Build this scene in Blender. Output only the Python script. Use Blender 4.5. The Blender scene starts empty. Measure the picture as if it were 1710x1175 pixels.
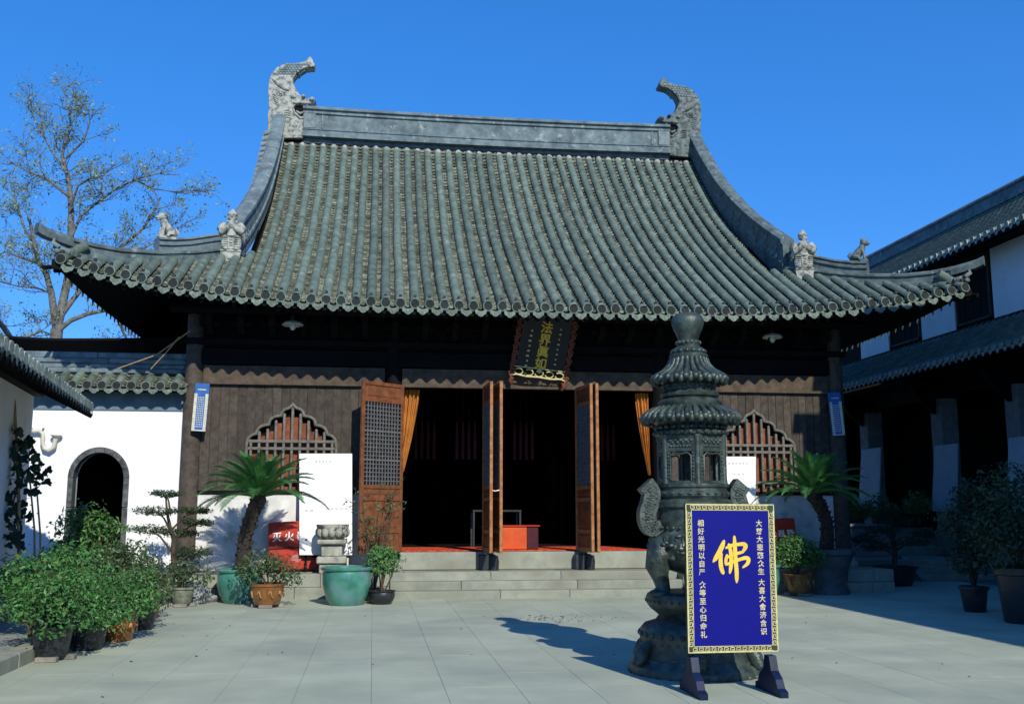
import bpy, bmesh, math, random
import numpy as np
from mathutils import Vector, Matrix, Euler

# ------------------------------------------------------------------ camera, world, sun, exposure
SC = bpy.context.scene
COL = SC.collection
R = math.radians
FPX, YAW, PIT, CAMH = 1700.0, R(7.7), R(8.8), 1.6
cam_d = bpy.data.cameras.new('camera'); cam = bpy.data.objects.new('camera', cam_d); COL.objects.link(cam)
cam_d.sensor_width = 36.0; cam_d.lens = 36.0 * FPX / 1710.0; cam_d.clip_end = 2000; cam_d.clip_start = 0.1
cam.location = (0, 0, CAMH); cam.rotation_euler = (R(90) + PIT, 0, -YAW)
SC.camera = cam
SUNV = Vector((0.245, -1.0, 0.69)).normalized()          # towards the sun
w = bpy.data.worlds.new('World'); SC.world = w; w.use_nodes = True
nt = w.node_tree; bg = nt.nodes['Background']
sky = nt.nodes.new('ShaderNodeTexSky'); sky.sky_type = 'NISHITA'; sky.sun_disc = False
sky.sun_elevation = math.asin(SUNV.z); sky.sun_rotation = math.atan2(SUNV.x, SUNV.y)
sky.altitude = 1200; sky.air_density = 1.0; sky.dust_density = 0.3; sky.ozone_density = 2.5
hs = nt.nodes.new('ShaderNodeHueSaturation'); hs.inputs['Saturation'].default_value = 1.35; hs.inputs['Value'].default_value = 1.0
nt.links.new(sky.outputs[0], hs.inputs['Color']); gm = nt.nodes.new('ShaderNodeGamma'); gm.inputs['Gamma'].default_value = 0.6; nt.links.new(hs.outputs[0], gm.inputs['Color'])
film = nt.nodes.new('ShaderNodeMix'); film.data_type = 'RGBA'; film.blend_type = 'MULTIPLY'; film.inputs[0].default_value = 1.0
film.inputs[7].default_value = (0.40, 0.82, 1.45, 1.0); nt.links.new(gm.outputs[0], film.inputs[6]); nt.links.new(film.outputs[2], bg.inputs['Color'])
bg.inputs['Strength'].default_value = 0.138
sun_d = bpy.data.lights.new('sun', 'SUN'); sun_d.energy = 2.75; sun_d.angle = R(0.5); sun_d.color = (1.0, 0.94, 0.80)
sun = bpy.data.objects.new('sun', sun_d); COL.objects.link(sun); sun.location = (6, -20, 18)
sun.rotation_euler = (-SUNV).to_track_quat('-Z', 'Y').to_euler()
SC.view_settings.view_transform = 'Standard'; SC.view_settings.look = 'None'
SC.view_settings.exposure = 0.82; SC.view_settings.gamma = 1.0; SC.view_settings.use_curve_mapping = False
SC.cycles.max_bounces = 6; SC.cycles.diffuse_bounces = 4; SC.cycles.glossy_bounces = 2
SC.cycles.use_denoising = True

_R = (np.array([math.cos(YAW), -math.sin(YAW), 0]))
_F = np.array([math.sin(YAW) * math.cos(PIT), math.cos(YAW) * math.cos(PIT), math.sin(PIT)])
_U = np.cross(_R, _F)
def _ray(px, py): return _F + _R * (px - 855) / FPX - _U * (py - 587.5) / FPX
def at(px, py, Y):                       # survey point: where the sight line meets the plane y = Y
    d = _ray(px, py); return Vector((d[0] * Y / d[1], Y, CAMH + d[2] * Y / d[1]))
def atx(px, py, X):
    d = _ray(px, py); return Vector((X, d[1] * X / d[0], CAMH + d[2] * X / d[0]))

# ------------------------------------------------------------------ helpers
rng = random.Random(7)
nrg = np.random.default_rng(7)

def wloc(o):
    v = Vector((0, 0, 0))
    while o is not None:
        v = v + Vector(o.location); o = o.parent
    return v

def tag(o, label=None, cat=None, group=None, kind=None):
    if label: o['label'] = label
    if cat: o['category'] = cat
    if group: o['group'] = group
    if kind: o['kind'] = kind
    return o

def thing(name, label, cat, loc=(0, 0, 0), group=None, rotz=0.0):
    o = bpy.data.objects.new(name, None); COL.objects.link(o); o.location = loc; o.rotation_euler = (0, 0, rotz)
    o.empty_display_size = 0.2
    return tag(o, label, cat, group)

def place(mesh, name, parent, loc=(0, 0, 0), rot=(0, 0, 0), scale=(1, 1, 1)):
    """A copy of mesh data as its own object; loc in world unless the parent is rotated."""
    o = bpy.data.objects.new(name, mesh); COL.objects.link(o)
    if parent is not None:
        o.parent = parent; o.location = Vector(loc) - wloc(parent)
    else:
        o.location = loc
    o.rotation_euler = rot; o.scale = scale
    return o

class MB:
    def __init__(s):
        s.v = []; s.f = []; s.fm = []; s.fs = []; s.M = None; s.mi = 0
    def add(s, vs, fs, smooth=False):
        b = len(s.v)
        if s.M is not None: vs = [s.M @ Vector(p) for p in vs]
        s.v.extend([tuple(p) for p in vs])
        for f in fs:
            s.f.append([b + i for i in f]); s.fm.append(s.mi); s.fs.append(smooth)
        return s
    def box(s, lo, hi, b=0.0, M=None):
        lo = Vector(lo); hi = Vector(hi); c = (lo + hi) / 2; h = (hi - lo) / 2
        h = Vector((abs(h.x), abs(h.y), abs(h.z)))
        old = s.M
        if M is not None: s.M = (old @ M) if old is not None else M
        if b <= 0:
            vs = [c + Vector((x * h.x, y * h.y, z * h.z)) for x in (-1, 1) for y in (-1, 1) for z in (-1, 1)]
            s.add(vs, [(0, 1, 3, 2), (4, 6, 7, 5), (0, 4, 5, 1), (2, 3, 7, 6), (0, 2, 6, 4), (1, 5, 7, 3)])
        else:
            b = min(b, h.x * .9, h.y * .9, h.z * .9); vs = []; ix = {}
            for x in (-1, 1):
                for y in (-1, 1):
                    for z in (-1, 1):
                        for a in range(3):
                            e = [h.x - b, h.y - b, h.z - b]; e[a] += b
                            ix[(x, y, z, a)] = len(vs); vs.append(c + Vector((x * e[0], y * e[1], z * e[2])))
            fs = []
            for sg in (-1, 1):
                fs.append([ix[(sg, y, z, 0)] for y, z in ((-1, -1), (1, -1), (1, 1), (-1, 1))][::sg])
                fs.append([ix[(x, sg, z, 1)] for x, z in ((-1, -1), (-1, 1), (1, 1), (1, -1))][::sg])
                fs.append([ix[(x, y, sg, 2)] for x, y in ((-1, -1), (1, -1), (1, 1), (-1, 1))][::sg])
            for p in (-1, 1):
                for q in (-1, 1):
                    fs.append([ix[(p, q, -1, 0)], ix[(p, q, 1, 0)], ix[(p, q, 1, 1)], ix[(p, q, -1, 1)]][::p * q])
                    fs.append([ix[(p, -1, q, 0)], ix[(p, -1, q, 2)], ix[(p, 1, q, 2)], ix[(p, 1, q, 0)]][::p * q])
                    fs.append([ix[(-1, p, q, 1)], ix[(1, p, q, 1)], ix[(1, p, q, 2)], ix[(-1, p, q, 2)]][::p * q])
                    for r_ in (-1, 1):
                        fs.append([ix[(p, q, r_, 0)], ix[(p, q, r_, 1)], ix[(p, q, r_, 2)]][::p * q * r_])
            s.add(vs, fs)
        s.M = old
        return s
    def tube(s, pts, rad, n=8, cap=True, up=None, smooth=True, flat=1.0):
        pts = [Vector(p) for p in pts]; k = len(pts)
        if not hasattr(rad, '__len__'): rad = [rad] * k
        vs = []; prev = None
        for i, p in enumerate(pts):
            t = (pts[min(i + 1, k - 1)] - pts[max(i - 1, 0)])
            if t.length < 1e-9: t = Vector((0, 0, 1))
            t.normalize()
            if prev is None:
                a = Vector(up) if up else (Vector((0, 0, 1)) if abs(t.z) < .9 else Vector((1, 0, 0)))
                x = t.cross(a).normalized()
            else:
                x = (prev - t * prev.dot(t))
                if x.length < 1e-6: x = t.orthogonal()
                x.normalize()
            prev = x; y = t.cross(x)
            for j in range(n):
                an = 2 * math.pi * j / n
                vs.append(p + (x * math.cos(an) + y * math.sin(an) * flat) * rad[i])
        fs = [(i * n + j, i * n + (j + 1) % n, (i + 1) * n + (j + 1) % n, (i + 1) * n + j) for i in range(k - 1) for j in range(n)]
        s.add(vs, fs, smooth)
        if cap:
            s.add(vs[:n], [tuple(range(n))[::-1]]); s.add(vs[-n:], [tuple(range(n))])
        return s
    def lathe(s, prof, c=(0, 0, 0), n=24, cap=True, rfun=None, smooth=True):
        c = Vector(c); vs = []
        for r_, z in prof:
            for j in range(n):
                an = 2 * math.pi * j / n; rr = r_ * (rfun(an, z) if rfun else 1)
                vs.append(c + Vector((rr * math.cos(an), rr * math.sin(an), z)))
        k = len(prof)
        s.add(vs, [(i * n + j, i * n + (j + 1) % n, (i + 1) * n + (j + 1) % n, (i + 1) * n + j) for i in range(k - 1) for j in range(n)], smooth)
        if cap:
            s.add(vs[:n], [tuple(range(n))[::-1]]); s.add(vs[-n:], [tuple(range(n))])
        return s
    def prism(s, poly, y0, y1, axis='y', smooth=False):
        """poly in (x, z) extruded along y (axis 'y'), or (x, y) along z (axis 'z'), or (y, z) along x."""
        def P(a, b, t): return {'y': (a, t, b), 'z': (a, b, t), 'x': (t, a, b)}[axis]
        n = len(poly)
        vs = [P(a, b, y0) for a, b in poly] + [P(a, b, y1) for a, b in poly]
        s.add(vs, [tuple(range(n)), tuple(range(2 * n - 1, n - 1, -1))])
        s.add(vs, [(j, n + j, n + (j + 1) % n, (j + 1) % n) for j in range(n)], smooth)
        return s
    def sweep(s, prof, path, side=None, closed=True, cap=True, smooth=False):
        """prof: (w, h) points; path: points; w along the horizontal normal, h along z."""
        path = [Vector(p) for p in path]; k = len(path); n = len(prof); vs = []
        for i, p in enumerate(path):
            t = path[min(i + 1, k - 1)] - path[max(i - 1, 0)]; t.z = 0
            t = t.normalized() if t.length > 1e-6 else Vector((0, 1, 0))
            x = Vector(side) if side else Vector((t.y, -t.x, 0))
            for a, b in prof: vs.append(p + x * a + Vector((0, 0, b)))
        m = n if closed else n - 1
        s.add(vs, [(i * n + j, i * n + (j + 1) % n, (i + 1) * n + (j + 1) % n, (i + 1) * n + j) for i in range(k - 1) for j in range(m)], smooth)
        if cap and closed: s.add(vs[:n], [tuple(range(n))]); s.add(vs[-n:], [tuple(range(n))[::-1]])
        return s
    def grid(s, P, smooth=True):
        a = len(P); b = len(P[0])
        s.add([p for row in P for p in row], [(i * b + j, i * b + j + 1, (i + 1) * b + j + 1, (i + 1) * b + j) for i in range(a - 1) for j in range(b - 1)], smooth)
        return s
    def ball(s, c, r, n=10, m=7, M=None):
        if not hasattr(r, '__len__'): r = (r, r, r)
        c = Vector(c); vs = []
        for i in range(m + 1):
            ph = math.pi * i / m
            for j in range(n):
                th = 2 * math.pi * j / n
                q = Vector((r[0] * math.sin(ph) * math.cos(th), r[1] * math.sin(ph) * math.sin(th), r[2] * math.cos(ph)))
                vs.append(c + (M @ q if M else q))
        s.add(vs, [(i * n + j, (i + 1) * n + j, (i + 1) * n + (j + 1) % n, i * n + (j + 1) % n) for i in range(m) for j in range(n)], True)
        return s
    def leaves(s, P, N, size, aspect=.5, fold=.25, jit=.7, vs_=.35):
        """diamond leaves at points P (k,3), roughly facing N."""
        P = np.asarray(P, float); N = np.asarray(N, float); k = len(P)
        n = N + nrg.normal(0, jit, (k, 3)); n /= np.linalg.norm(n, axis=1)[:, None] + 1e-9
        a = nrg.normal(0, 1, (k, 3)); a -= n * np.sum(a * n, 1)[:, None]; a /= np.linalg.norm(a, axis=1)[:, None] + 1e-9
        b = np.cross(n, a)
        L = (size * (1 + vs_ * nrg.normal(0, 1, k)).clip(.4, 1.9))[:, None]
        v0 = P - a * L * .5; v2 = P + a * L * .5
        v1 = P + b * L * aspect * .5 + n * L * fold * .5 - a * L * .05; v3 = P - b * L * aspect * .5 + n * L * fold * .5 - a * L * .05
        V = np.stack([v0, v1, v2, v3], 1).reshape(-1, 3); base = len(s.v)
        s.v.extend(map(tuple, V.tolist()))
        for i in range(k):
            q = base + 4 * i
            s.f.append([q, q + 1, q + 2]); s.f.append([q, q + 2, q + 3])
        s.fm.extend([s.mi] * (2 * k)); s.fs.extend([False] * (2 * k))
        return s
    def mesh(s, name, mats, off=(0, 0, 0), sharp=None):
        me = bpy.data.meshes.new(name); o = np.array(off)
        V = (np.array(s.v, float).reshape(-1, 3) - o)
        me.from_pydata(V.tolist(), [], s.f)
        if not isinstance(mats, (list, tuple)): mats = [mats]
        for m in mats: me.materials.append(m)
        if len(mats) > 1: me.polygons.foreach_set('material_index', s.fm)
        me.polygons.foreach_set('use_smooth', s.fs)
        if sharp: me.set_sharp_from_angle(angle=R(sharp))
        me.update()
        return me
    def build(s, name, mats, parent=None, loc=None, sharp=None, local=False):
        off = wloc(parent) if (parent is not None and not local) else Vector((0, 0, 0))
        if loc is not None: off = off + (Vector(loc) - off if not local else Vector(loc))
        me = s.mesh(name, mats, off, sharp)
        o = bpy.data.objects.new(name, me); COL.objects.link(o)
        if parent is not None:
            o.parent = parent
            if loc is not None: o.location = Vector(loc) - wloc(parent) if not local else loc
        elif loc is not None: o.location = loc
        return o

# ------------------------------------------------------------------ materials
def mat(name, c, c2=None, scale=6.0, rough=.8, bump=.25, bscale=None, metal=0.0, spec=.3, coat=0.0, island=0.0, obj=0.0,
        stretch=(1, 1, 1), lo=.35, hi=.65, detail=6, dirt=None, dscale=1.5, dlo=.55, dhi=.75, transl=0.0, hue=0.0, bdist=.02, world=False):
    m = bpy.data.materials.new(name); m.use_nodes = True; t = m.node_tree; N = t.nodes; L = t.links
    p = N['Principled BSDF']; p.inputs['Roughness'].default_value = rough; p.inputs['Metallic'].default_value = metal
    p.inputs['Specular IOR Level'].default_value = spec
    if coat: p.inputs['Coat Weight'].default_value = coat; p.inputs['Coat Roughness'].default_value = .12
    tc = N.new('ShaderNodeTexCoord'); oi = N.new('ShaderNodeObjectInfo')
    ma = N.new('ShaderNodeVectorMath'); ma.operation = 'MULTIPLY_ADD'
    cx = N.new('ShaderNodeCombineXYZ')
    for i in range(3): L.new(oi.outputs['Random'], cx.inputs[i])
    L.new(cx.outputs[0], ma.inputs[0]); ma.inputs[1].default_value = (37, 23, 51); L.new(tc.outputs['Object'], ma.inputs[2])
    mp = N.new('ShaderNodeMapping'); L.new(ma.outputs[0], mp.inputs['Vector'])
    if world: gp_ = N.new('ShaderNodeNewGeometry'); L.new(gp_.outputs['Position'], mp.inputs['Vector']); mp.inputs['Scale'].default_value = stretch
    nz = N.new('ShaderNodeTexNoise'); L.new(mp.outputs[0], nz.inputs['Vector']); nz.inputs['Scale'].default_value = scale; nz.inputs['Detail'].default_value = detail
    nz.inputs['Roughness'].default_value = .62
    rp = N.new('ShaderNodeValToRGB'); rp.color_ramp.elements[0].position = lo; rp.color_ramp.elements[1].position = hi
    c2 = c2 or tuple(x * .78 for x in c)
    rp.color_ramp.elements[0].color = (*c2, 1); rp.color_ramp.elements[1].color = (*c, 1)
    L.new(nz.outputs[0], rp.inputs[0]); out = rp.outputs[0]
    if dirt:
        n2 = N.new('ShaderNodeTexNoise'); L.new(mp.outputs[0], n2.inputs['Vector']); n2.inputs['Scale'].default_value = dscale; n2.inputs['Detail'].default_value = 8
        r2 = N.new('ShaderNodeMapRange'); r2.inputs['From Min'].default_value = dlo; r2.inputs['From Max'].default_value = dhi
        L.new(n2.outputs[0], r2.inputs[0])
        mx = N.new('ShaderNodeMix'); mx.data_type = 'RGBA'; L.new(r2.outputs[0], mx.inputs[0]); L.new(out, mx.inputs[6]); mx.inputs[7].default_value = (*dirt, 1)
        out = mx.outputs[2]
    if island or obj:
        hv = N.new('ShaderNodeHueSaturation'); L.new(out, hv.inputs['Color'])
        mr = N.new('ShaderNodeMapRange'); k = island or obj
        mr.inputs['To Min'].default_value = 1 - k; mr.inputs['To Max'].default_value = 1 + k
        if island:
            ge = N.new('ShaderNodeNewGeometry'); L.new(ge.outputs['Random Per Island'], mr.inputs[0]); src = ge.outputs['Random Per Island']
        else: L.new(oi.outputs['Random'], mr.inputs[0]); src = oi.outputs['Random']
        L.new(mr.outputs[0], hv.inputs['Value'])
        if hue:
            wn = N.new('ShaderNodeTexWhiteNoise'); wn.noise_dimensions = '1D'; L.new(src, wn.inputs['W'])
            mh = N.new('ShaderNodeMapRange'); mh.inputs['To Min'].default_value = .5 - hue; mh.inputs['To Max'].default_value = .5 + hue
            L.new(wn.outputs['Value'], mh.inputs[0]); L.new(mh.outputs[0], hv.inputs['Hue'])
        out = hv.outputs[0]
    L.new(out, p.inputs['Base Color'])
    if bump:
        bn = N.new('ShaderNodeTexNoise'); L.new(mp.outputs[0], bn.inputs['Vector']); bn.inputs['Scale'].default_value = bscale or scale * 4; bn.inputs['Detail'].default_value = 5
        bm = N.new('ShaderNodeBump'); bm.inputs['Strength'].default_value = bump; bm.inputs['Distance'].default_value = bdist
        L.new(bn.outputs[0], bm.inputs['Height']); L.new(bm.outputs[0], p.inputs['Normal'])
    if transl:
        tr = N.new('ShaderNodeBsdfTranslucent'); L.new(out, tr.inputs['Color'])
        ms = N.new('ShaderNodeMixShader'); ms.inputs[0].default_value = transl
        L.new(p.outputs[0], ms.inputs[1]); L.new(tr.outputs[0], ms.inputs[2])
        L.new(ms.outputs[0], N['Material Output'].inputs['Surface'])
    return m

M = {}
M['pave'] = mat('paving_stone', (.39, .43, .335), (.305, .342, .268), scale=.9, rough=.9, bump=.35, bscale=70, obj=.035, dirt=(.235, .265, .23), dscale=.55, dlo=.50, dhi=.82, bdist=.006, world=True, detail=10)
M['joint'] = mat('paving_joint', (.17, .185, .16), rough=.95)
M['ground'] = mat('ground_earth', (.25, .26, .23), rough=.95, scale=.5)
M['step'] = mat('step_stone', (.29, .305, .25), (.20, .215, .18), scale=3, rough=.9, bump=.4, bscale=50, dirt=(.15, .135, .10), dlo=.55, dhi=.8, obj=.08, bdist=.01)
M['tile'] = mat('roof_tile', (.135, .182, .148), (.072, .102, .088), scale=3.2, rough=.85, bump=.5, bscale=28, dirt=(.24, .27, .235), dscale=5, dlo=.58, dhi=.8, obj=.15, bdist=.01, world=True)
M['pan'] = mat('pan_tile', (.185, .20, .155), (.06, .07, .055), scale=14, rough=.85, bump=.3, island=.5, hue=.01, world=True, lo=.38, hi=.62)
M['cap'] = mat('eave_cap_tile', (.014, .022, .022), (.008, .013, .013), scale=14, rough=.8, bump=.5, bscale=40, obj=.3, bdist=.008)
M['drip'] = mat('drip_tile', (.17, .215, .175), (.07, .10, .085), scale=18, rough=.8, bump=.8, bscale=50, obj=.2, bdist=.01)
M['drip_sunlit'] = mat('sunlit_tile_end', (.36, .42, .36), (.16, .20, .18), scale=14, rough=.8, bump=.6, bscale=50, island=.3, bdist=.01)  # drip tile lightened; sun catching the eave ends is put into the colour
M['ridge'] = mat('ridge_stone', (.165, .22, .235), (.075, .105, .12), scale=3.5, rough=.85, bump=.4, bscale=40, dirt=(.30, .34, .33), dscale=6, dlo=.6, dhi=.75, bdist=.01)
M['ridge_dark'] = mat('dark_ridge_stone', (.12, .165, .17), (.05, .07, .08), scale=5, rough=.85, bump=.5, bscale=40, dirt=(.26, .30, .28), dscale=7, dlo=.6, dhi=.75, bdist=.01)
M['ridge_light'] = mat('ridge_weathered', (.22, .27, .27), (.10, .14, .15), scale=6, rough=.85, bump=.5, bscale=40, bdist=.01)
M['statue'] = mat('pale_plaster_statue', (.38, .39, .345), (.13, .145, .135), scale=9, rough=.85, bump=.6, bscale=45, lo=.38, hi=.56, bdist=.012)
M['statue_shade'] = mat('shaded_grey_statue', (.17, .205, .195), (.05, .065, .065), scale=9, rough=.85, bump=.6, bscale=45, lo=.38, hi=.6, bdist=.012)  # statue stone in a shade tone, painted in for right-hand dragon, lion and ornament
M['white'] = mat('white_plaster', (.82, .83, .84), (.74, .75, .76), scale=2, rough=.9, bump=.15, bscale=30, dirt=(.55, .56, .55), dscale=2.5, dlo=.66, dhi=.85)
M['dado'] = mat('stained_plaster', (.72, .72, .70), (.50, .51, .49), scale=3, rough=.9, bump=.25, bscale=30, stretch=(1, 1, .5), dirt=(.22, .23, .20), dscale=3.5, dlo=.58, dhi=.78)
M['band'] = mat('shaded_plaster_band', (.16, .22, .25), (.11, .15, .18), scale=3, rough=.9, bump=.2)  # plaster with the shade below the coping eave mixed into its colour
M['dark'] = mat('dark_timber', (.009, .009, .010), (.006, .006, .007), scale=3, rough=.75, bump=.3, stretch=(1, 1, .3), spec=.06)  # timber taken near black; part of the shade under the eaves is colour
M['plank'] = mat('plank_timber', (.076, .061, .049), (.038, .030, .025), scale=8, rough=.8, bump=.5, bscale=30, stretch=(3, 1, .25), obj=.22, bdist=.006)
M['lintel'] = mat('lintel_timber', (.105, .078, .055), (.05, .038, .028), scale=6, rough=.85, bump=.5, bscale=30, stretch=(.3, 1, 2), bdist=.008)
M['door'] = mat('door_timber', (.22, .078, .032), (.11, .038, .018), scale=7, rough=.6, bump=.4, bscale=26, stretch=(2.5, 1, .3), bdist=.005, spec=.35)
M['door_edge'] = mat('door_edge_timber', (.40, .18, .07), (.20, .085, .035), scale=9, rough=.65, bump=.5, stretch=(2.5, 1, .25), bdist=.006)
M['lattice'] = mat('lattice_timber', (.15, .155, .165), (.09, .09, .095), scale=12, rough=.7, bump=.2)
M['red_panel'] = mat('red_brown_panel', (.25, .072, .03), (.14, .04, .02), scale=6, rough=.75, bump=.3, stretch=(2, 1, .3), obj=.15)
M['bar'] = mat('window_bar_timber', (.17, .165, .14), (.09, .085, .075), scale=12, rough=.75, bump=.3, stretch=(2, 1, .3))
M['bronze'] = mat('dark_bronze', (.062, .088, .077), (.018, .026, .024), scale=11, rough=.42, bump=.6, bscale=60, metal=.28, spec=.6, dirt=(.09, .13, .105), dscale=9, dlo=.52, dhi=.74, bdist=.008)
M['teal'] = mat('teal_glaze', (.075, .27, .205), (.03, .14, .115), scale=3, rough=.28, bump=.12, spec=.5, coat=.3, dirt=(.13, .23, .27), dscale=2.6, dlo=.5, dhi=.72, stretch=(3, 3, .7))
M['brown'] = mat('brown_glaze', (.26, .115, .03), (.10, .04, .014), scale=5, rough=.3, bump=.15, spec=.5, coat=.3)
M['terracotta'] = mat('terracotta', (.33, .13, .055), (.16, .06, .03), scale=5, rough=.6, bump=.2)
M['blackpot'] = mat('dark_pot', (.022, .028, .034), (.012, .015, .018), scale=6, rough=.4, bump=.2, spec=.5)
M['mosspot'] = mat('mossy_stone_pot', (.22, .235, .185), (.09, .105, .08), scale=10, rough=.9, bump=.6, bdist=.01)
M['stone'] = mat('pale_stone', (.40, .40, .34), (.20, .21, .18), scale=8, rough=.9, bump=.7, bscale=40, bdist=.01)
M['relief'] = mat('ochre_relief', (.40, .20, .06), scale=5, rough=.4, bump=.1)
M['soil'] = mat('potting_soil', (.035, .028, .02), rough=.95, bump=.8)
M['leaf'] = mat('azalea_leaf', (.10, .26, .07), (.045, .135, .035), scale=2, rough=.5, bump=0, island=.45, hue=.03, spec=.4, transl=.25)
M['leaf_dry'] = mat('small_bronze_leaf', (.085, .145, .055), (.05, .08, .035), scale=2, rough=.5, bump=0, island=.5, hue=.04, spec=.35, transl=.2)
M['leaf_bright'] = mat('glossy_bright_leaf', (.09, .22, .05), (.05, .13, .035), scale=2, rough=.42, bump=0, island=.4, hue=.025, spec=.5, transl=.25)
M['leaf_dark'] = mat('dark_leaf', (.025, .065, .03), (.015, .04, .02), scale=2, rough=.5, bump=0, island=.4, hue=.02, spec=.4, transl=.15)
M['pine'] = mat('bonsai_leaf', (.055, .095, .042), (.03, .055, .025), scale=2, rough=.6, bump=0, island=.5, hue=.03, transl=.15)
M['tree_leaf'] = mat('sparse_tree_leaf', (.27, .34, .19), (.16, .21, .11), scale=2, rough=.6, bump=0, island=.5, hue=.05, transl=.3)
M['frond'] = mat('cycad_frond', (.07, .235, .06), (.04, .14, .04), scale=3, rough=.42, bump=0, island=.25, obj=0, hue=.02, spec=.5, transl=.15)
M['bark'] = mat('pale_bark', (.19, .19, .17), (.07, .07, .065), scale=6, rough=.9, bump=.6, stretch=(1, 1, .4))
M['twig'] = mat('brown_twig', (.085, .06, .04), (.05, .035, .025), scale=9, rough=.85, bump=.3)
M['cycad_trunk'] = mat('cycad_trunk', (.055, .045, .036), (.02, .017, .015), scale=14, rough=.9, bump=1.0, bscale=30, bdist=.03)
M['bamboo'] = mat('bamboo_stake', (.42, .30, .16), (.26, .17, .09), scale=8, rough=.6, bump=.2)
M['blue'] = mat('blue_board', (.003, .0045, .185), (.0025, .004, .165), scale=3, rough=.5, bump=.05, spec=.15)
M['navy'] = mat('navy_foot', (.004, .016, .06), (.003, .010, .035), scale=5, rough=.5, bump=.1, spec=.2)
M['gold'] = mat('gold_paint', (.80, .56, .06), (.66, .43, .045), scale=14, rough=.5, bump=.1)
M['gold_pale'] = mat('pale_gold_paint', (.66, .60, .30), (.45, .40, .18), scale=30, rough=.5, bump=.1)
M['green_dark'] = mat('dark_green_ground', (.03, .055, .03), scale=8, rough=.6, bump=0)
M['plaque'] = mat('black_lacquer', (.012, .016, .026), (.008, .011, .018), scale=4, rough=.4, bump=.05)
M['plaque_red'] = mat('red_brown_carving', (.26, .085, .045), (.12, .035, .02), scale=14, rough=.6, bump=.4)
M['curtain'] = mat('ochre_cloth', (.50, .20, .035), (.33, .12, .02), scale=5, rough=.85, bump=.2, stretch=(3, 3, .3))
M['red'] = mat('red_paint', (.48, .045, .022), (.34, .03, .018), scale=4, rough=.5, bump=.1)
M['orange_red'] = mat('orange_red_cloth', (.58, .09, .02), (.46, .065, .016), scale=4, rough=.7, bump=.1)
M['maroon'] = mat('maroon_cloth', (.06, .012, .022), scale=4, rough=.8, bump=.1)
M['carpet'] = mat('red_patterned_carpet', (.55, .02, .025), (.55, .16, .03), scale=16, rough=.95, bump=.4, lo=.42, hi=.52)
M['pink'] = mat('dull_pink_silk', (.075, .025, .04), scale=5, rough=.8, bump=.2)
M['paper'] = mat('white_board', (.84, .84, .85), (.80, .80, .81), scale=2, rough=.7, bump=.05)
M['greytext'] = mat('faint_print', (.55, .54, .56), scale=4, rough=.8, bump=0)
M['sign_blue'] = mat('blue_notice', (.03, .13, .40), (.02, .09, .30), scale=10, rough=.5, bump=.1)
M['sign_pale'] = mat('pale_strip', (.62, .64, .55), (.40, .36, .25), scale=40, rough=.6, bump=.1)
M['enamel'] = mat('cream_enamel', (.60, .58, .48), (.45, .43, .35), scale=8, rough=.4, bump=.05)
M['glass'] = mat('lamp_glass', (.55, .60, .58), (.45, .50, .48), scale=5, rough=.15, bump=0, spec=.6)
M['iron'] = mat('dark_iron', (.03, .035, .035), scale=10, rough=.6, bump=.2)
M['rope'] = mat('straw_rope', (.40, .29, .15), (.26, .18, .09), scale=30, rough=.9, bump=.5)
M['grey_wall'] = mat('grey_blue_wall', (.50, .54, .56), (.42, .46, .48), scale=2, rough=.9, bump=.1)
M['concrete'] = mat('grey_concrete', (.26, .28, .28), (.18, .20, .20), scale=5, rough=.9, bump=.4, bdist=.01)
M['stone_shaded'] = mat('shaded_grey_stone', (.10, .115, .125), (.05, .06, .065), scale=5, rough=.85, bump=.5, bdist=.01)  # dark stone; the shadow over the planter is put into this grey
M['brick'] = mat('old_brick', (.26, .24, .21), (.16, .15, .135), scale=6, rough=.9, bump=.6, obj=.2, bdist=.01)
M['archstone'] = mat('arch_stone', (.12, .13, .13), (.035, .04, .042), scale=9, rough=.9, bump=1.0, obj=.25, bdist=.015)
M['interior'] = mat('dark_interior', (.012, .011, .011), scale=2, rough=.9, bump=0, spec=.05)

# ------------------------------------------------------------------ text
_gl = {}
def _glyph_mesh(ch, bold):
    c = bpy.data.curves.new('glyph', 'FONT'); c.body = ch; c.size = 1.0; c.offset = bold; c.resolution_u = 4
    o = bpy.data.objects.new('glyph', c); COL.objects.link(o); bpy.context.view_layer.update()
    me = bpy.data.meshes.new_from_object(o.evaluated_get(bpy.context.evaluated_depsgraph_get()))
    r_ = ([(v.co.x - .5, v.co.y - .38) for v in me.vertices], [list(p.vertices) for p in me.polygons], sum(p.area for p in me.polygons))
    bpy.data.objects.remove(o); bpy.data.curves.remove(c); bpy.data.meshes.remove(me)
    return r_
def glyph(ch, bold=0.0):
    k = (ch, bold)
    if k not in _gl:
        g0 = _glyph_mesh(ch, 0.0); best = g0
        if bold:
            for f in (1.0, .75, 1.25, .5):                     # a thicker outline can fail to fill; keep only one that grew
                g1 = _glyph_mesh(ch, bold * f)
                if g1[2] > g0[2] * (1 + 9 * bold * f): best = g1; break
        _gl[k] = best[:2]
    return _gl[k]
def write(mb, ch, x, z, size, y=0.0, bold=0.0, sx=1.0):
    v, f = glyph(ch, bold)
    mb.add([(x + a * size * sx, y, z + b * size) for a, b in v], f)

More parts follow.
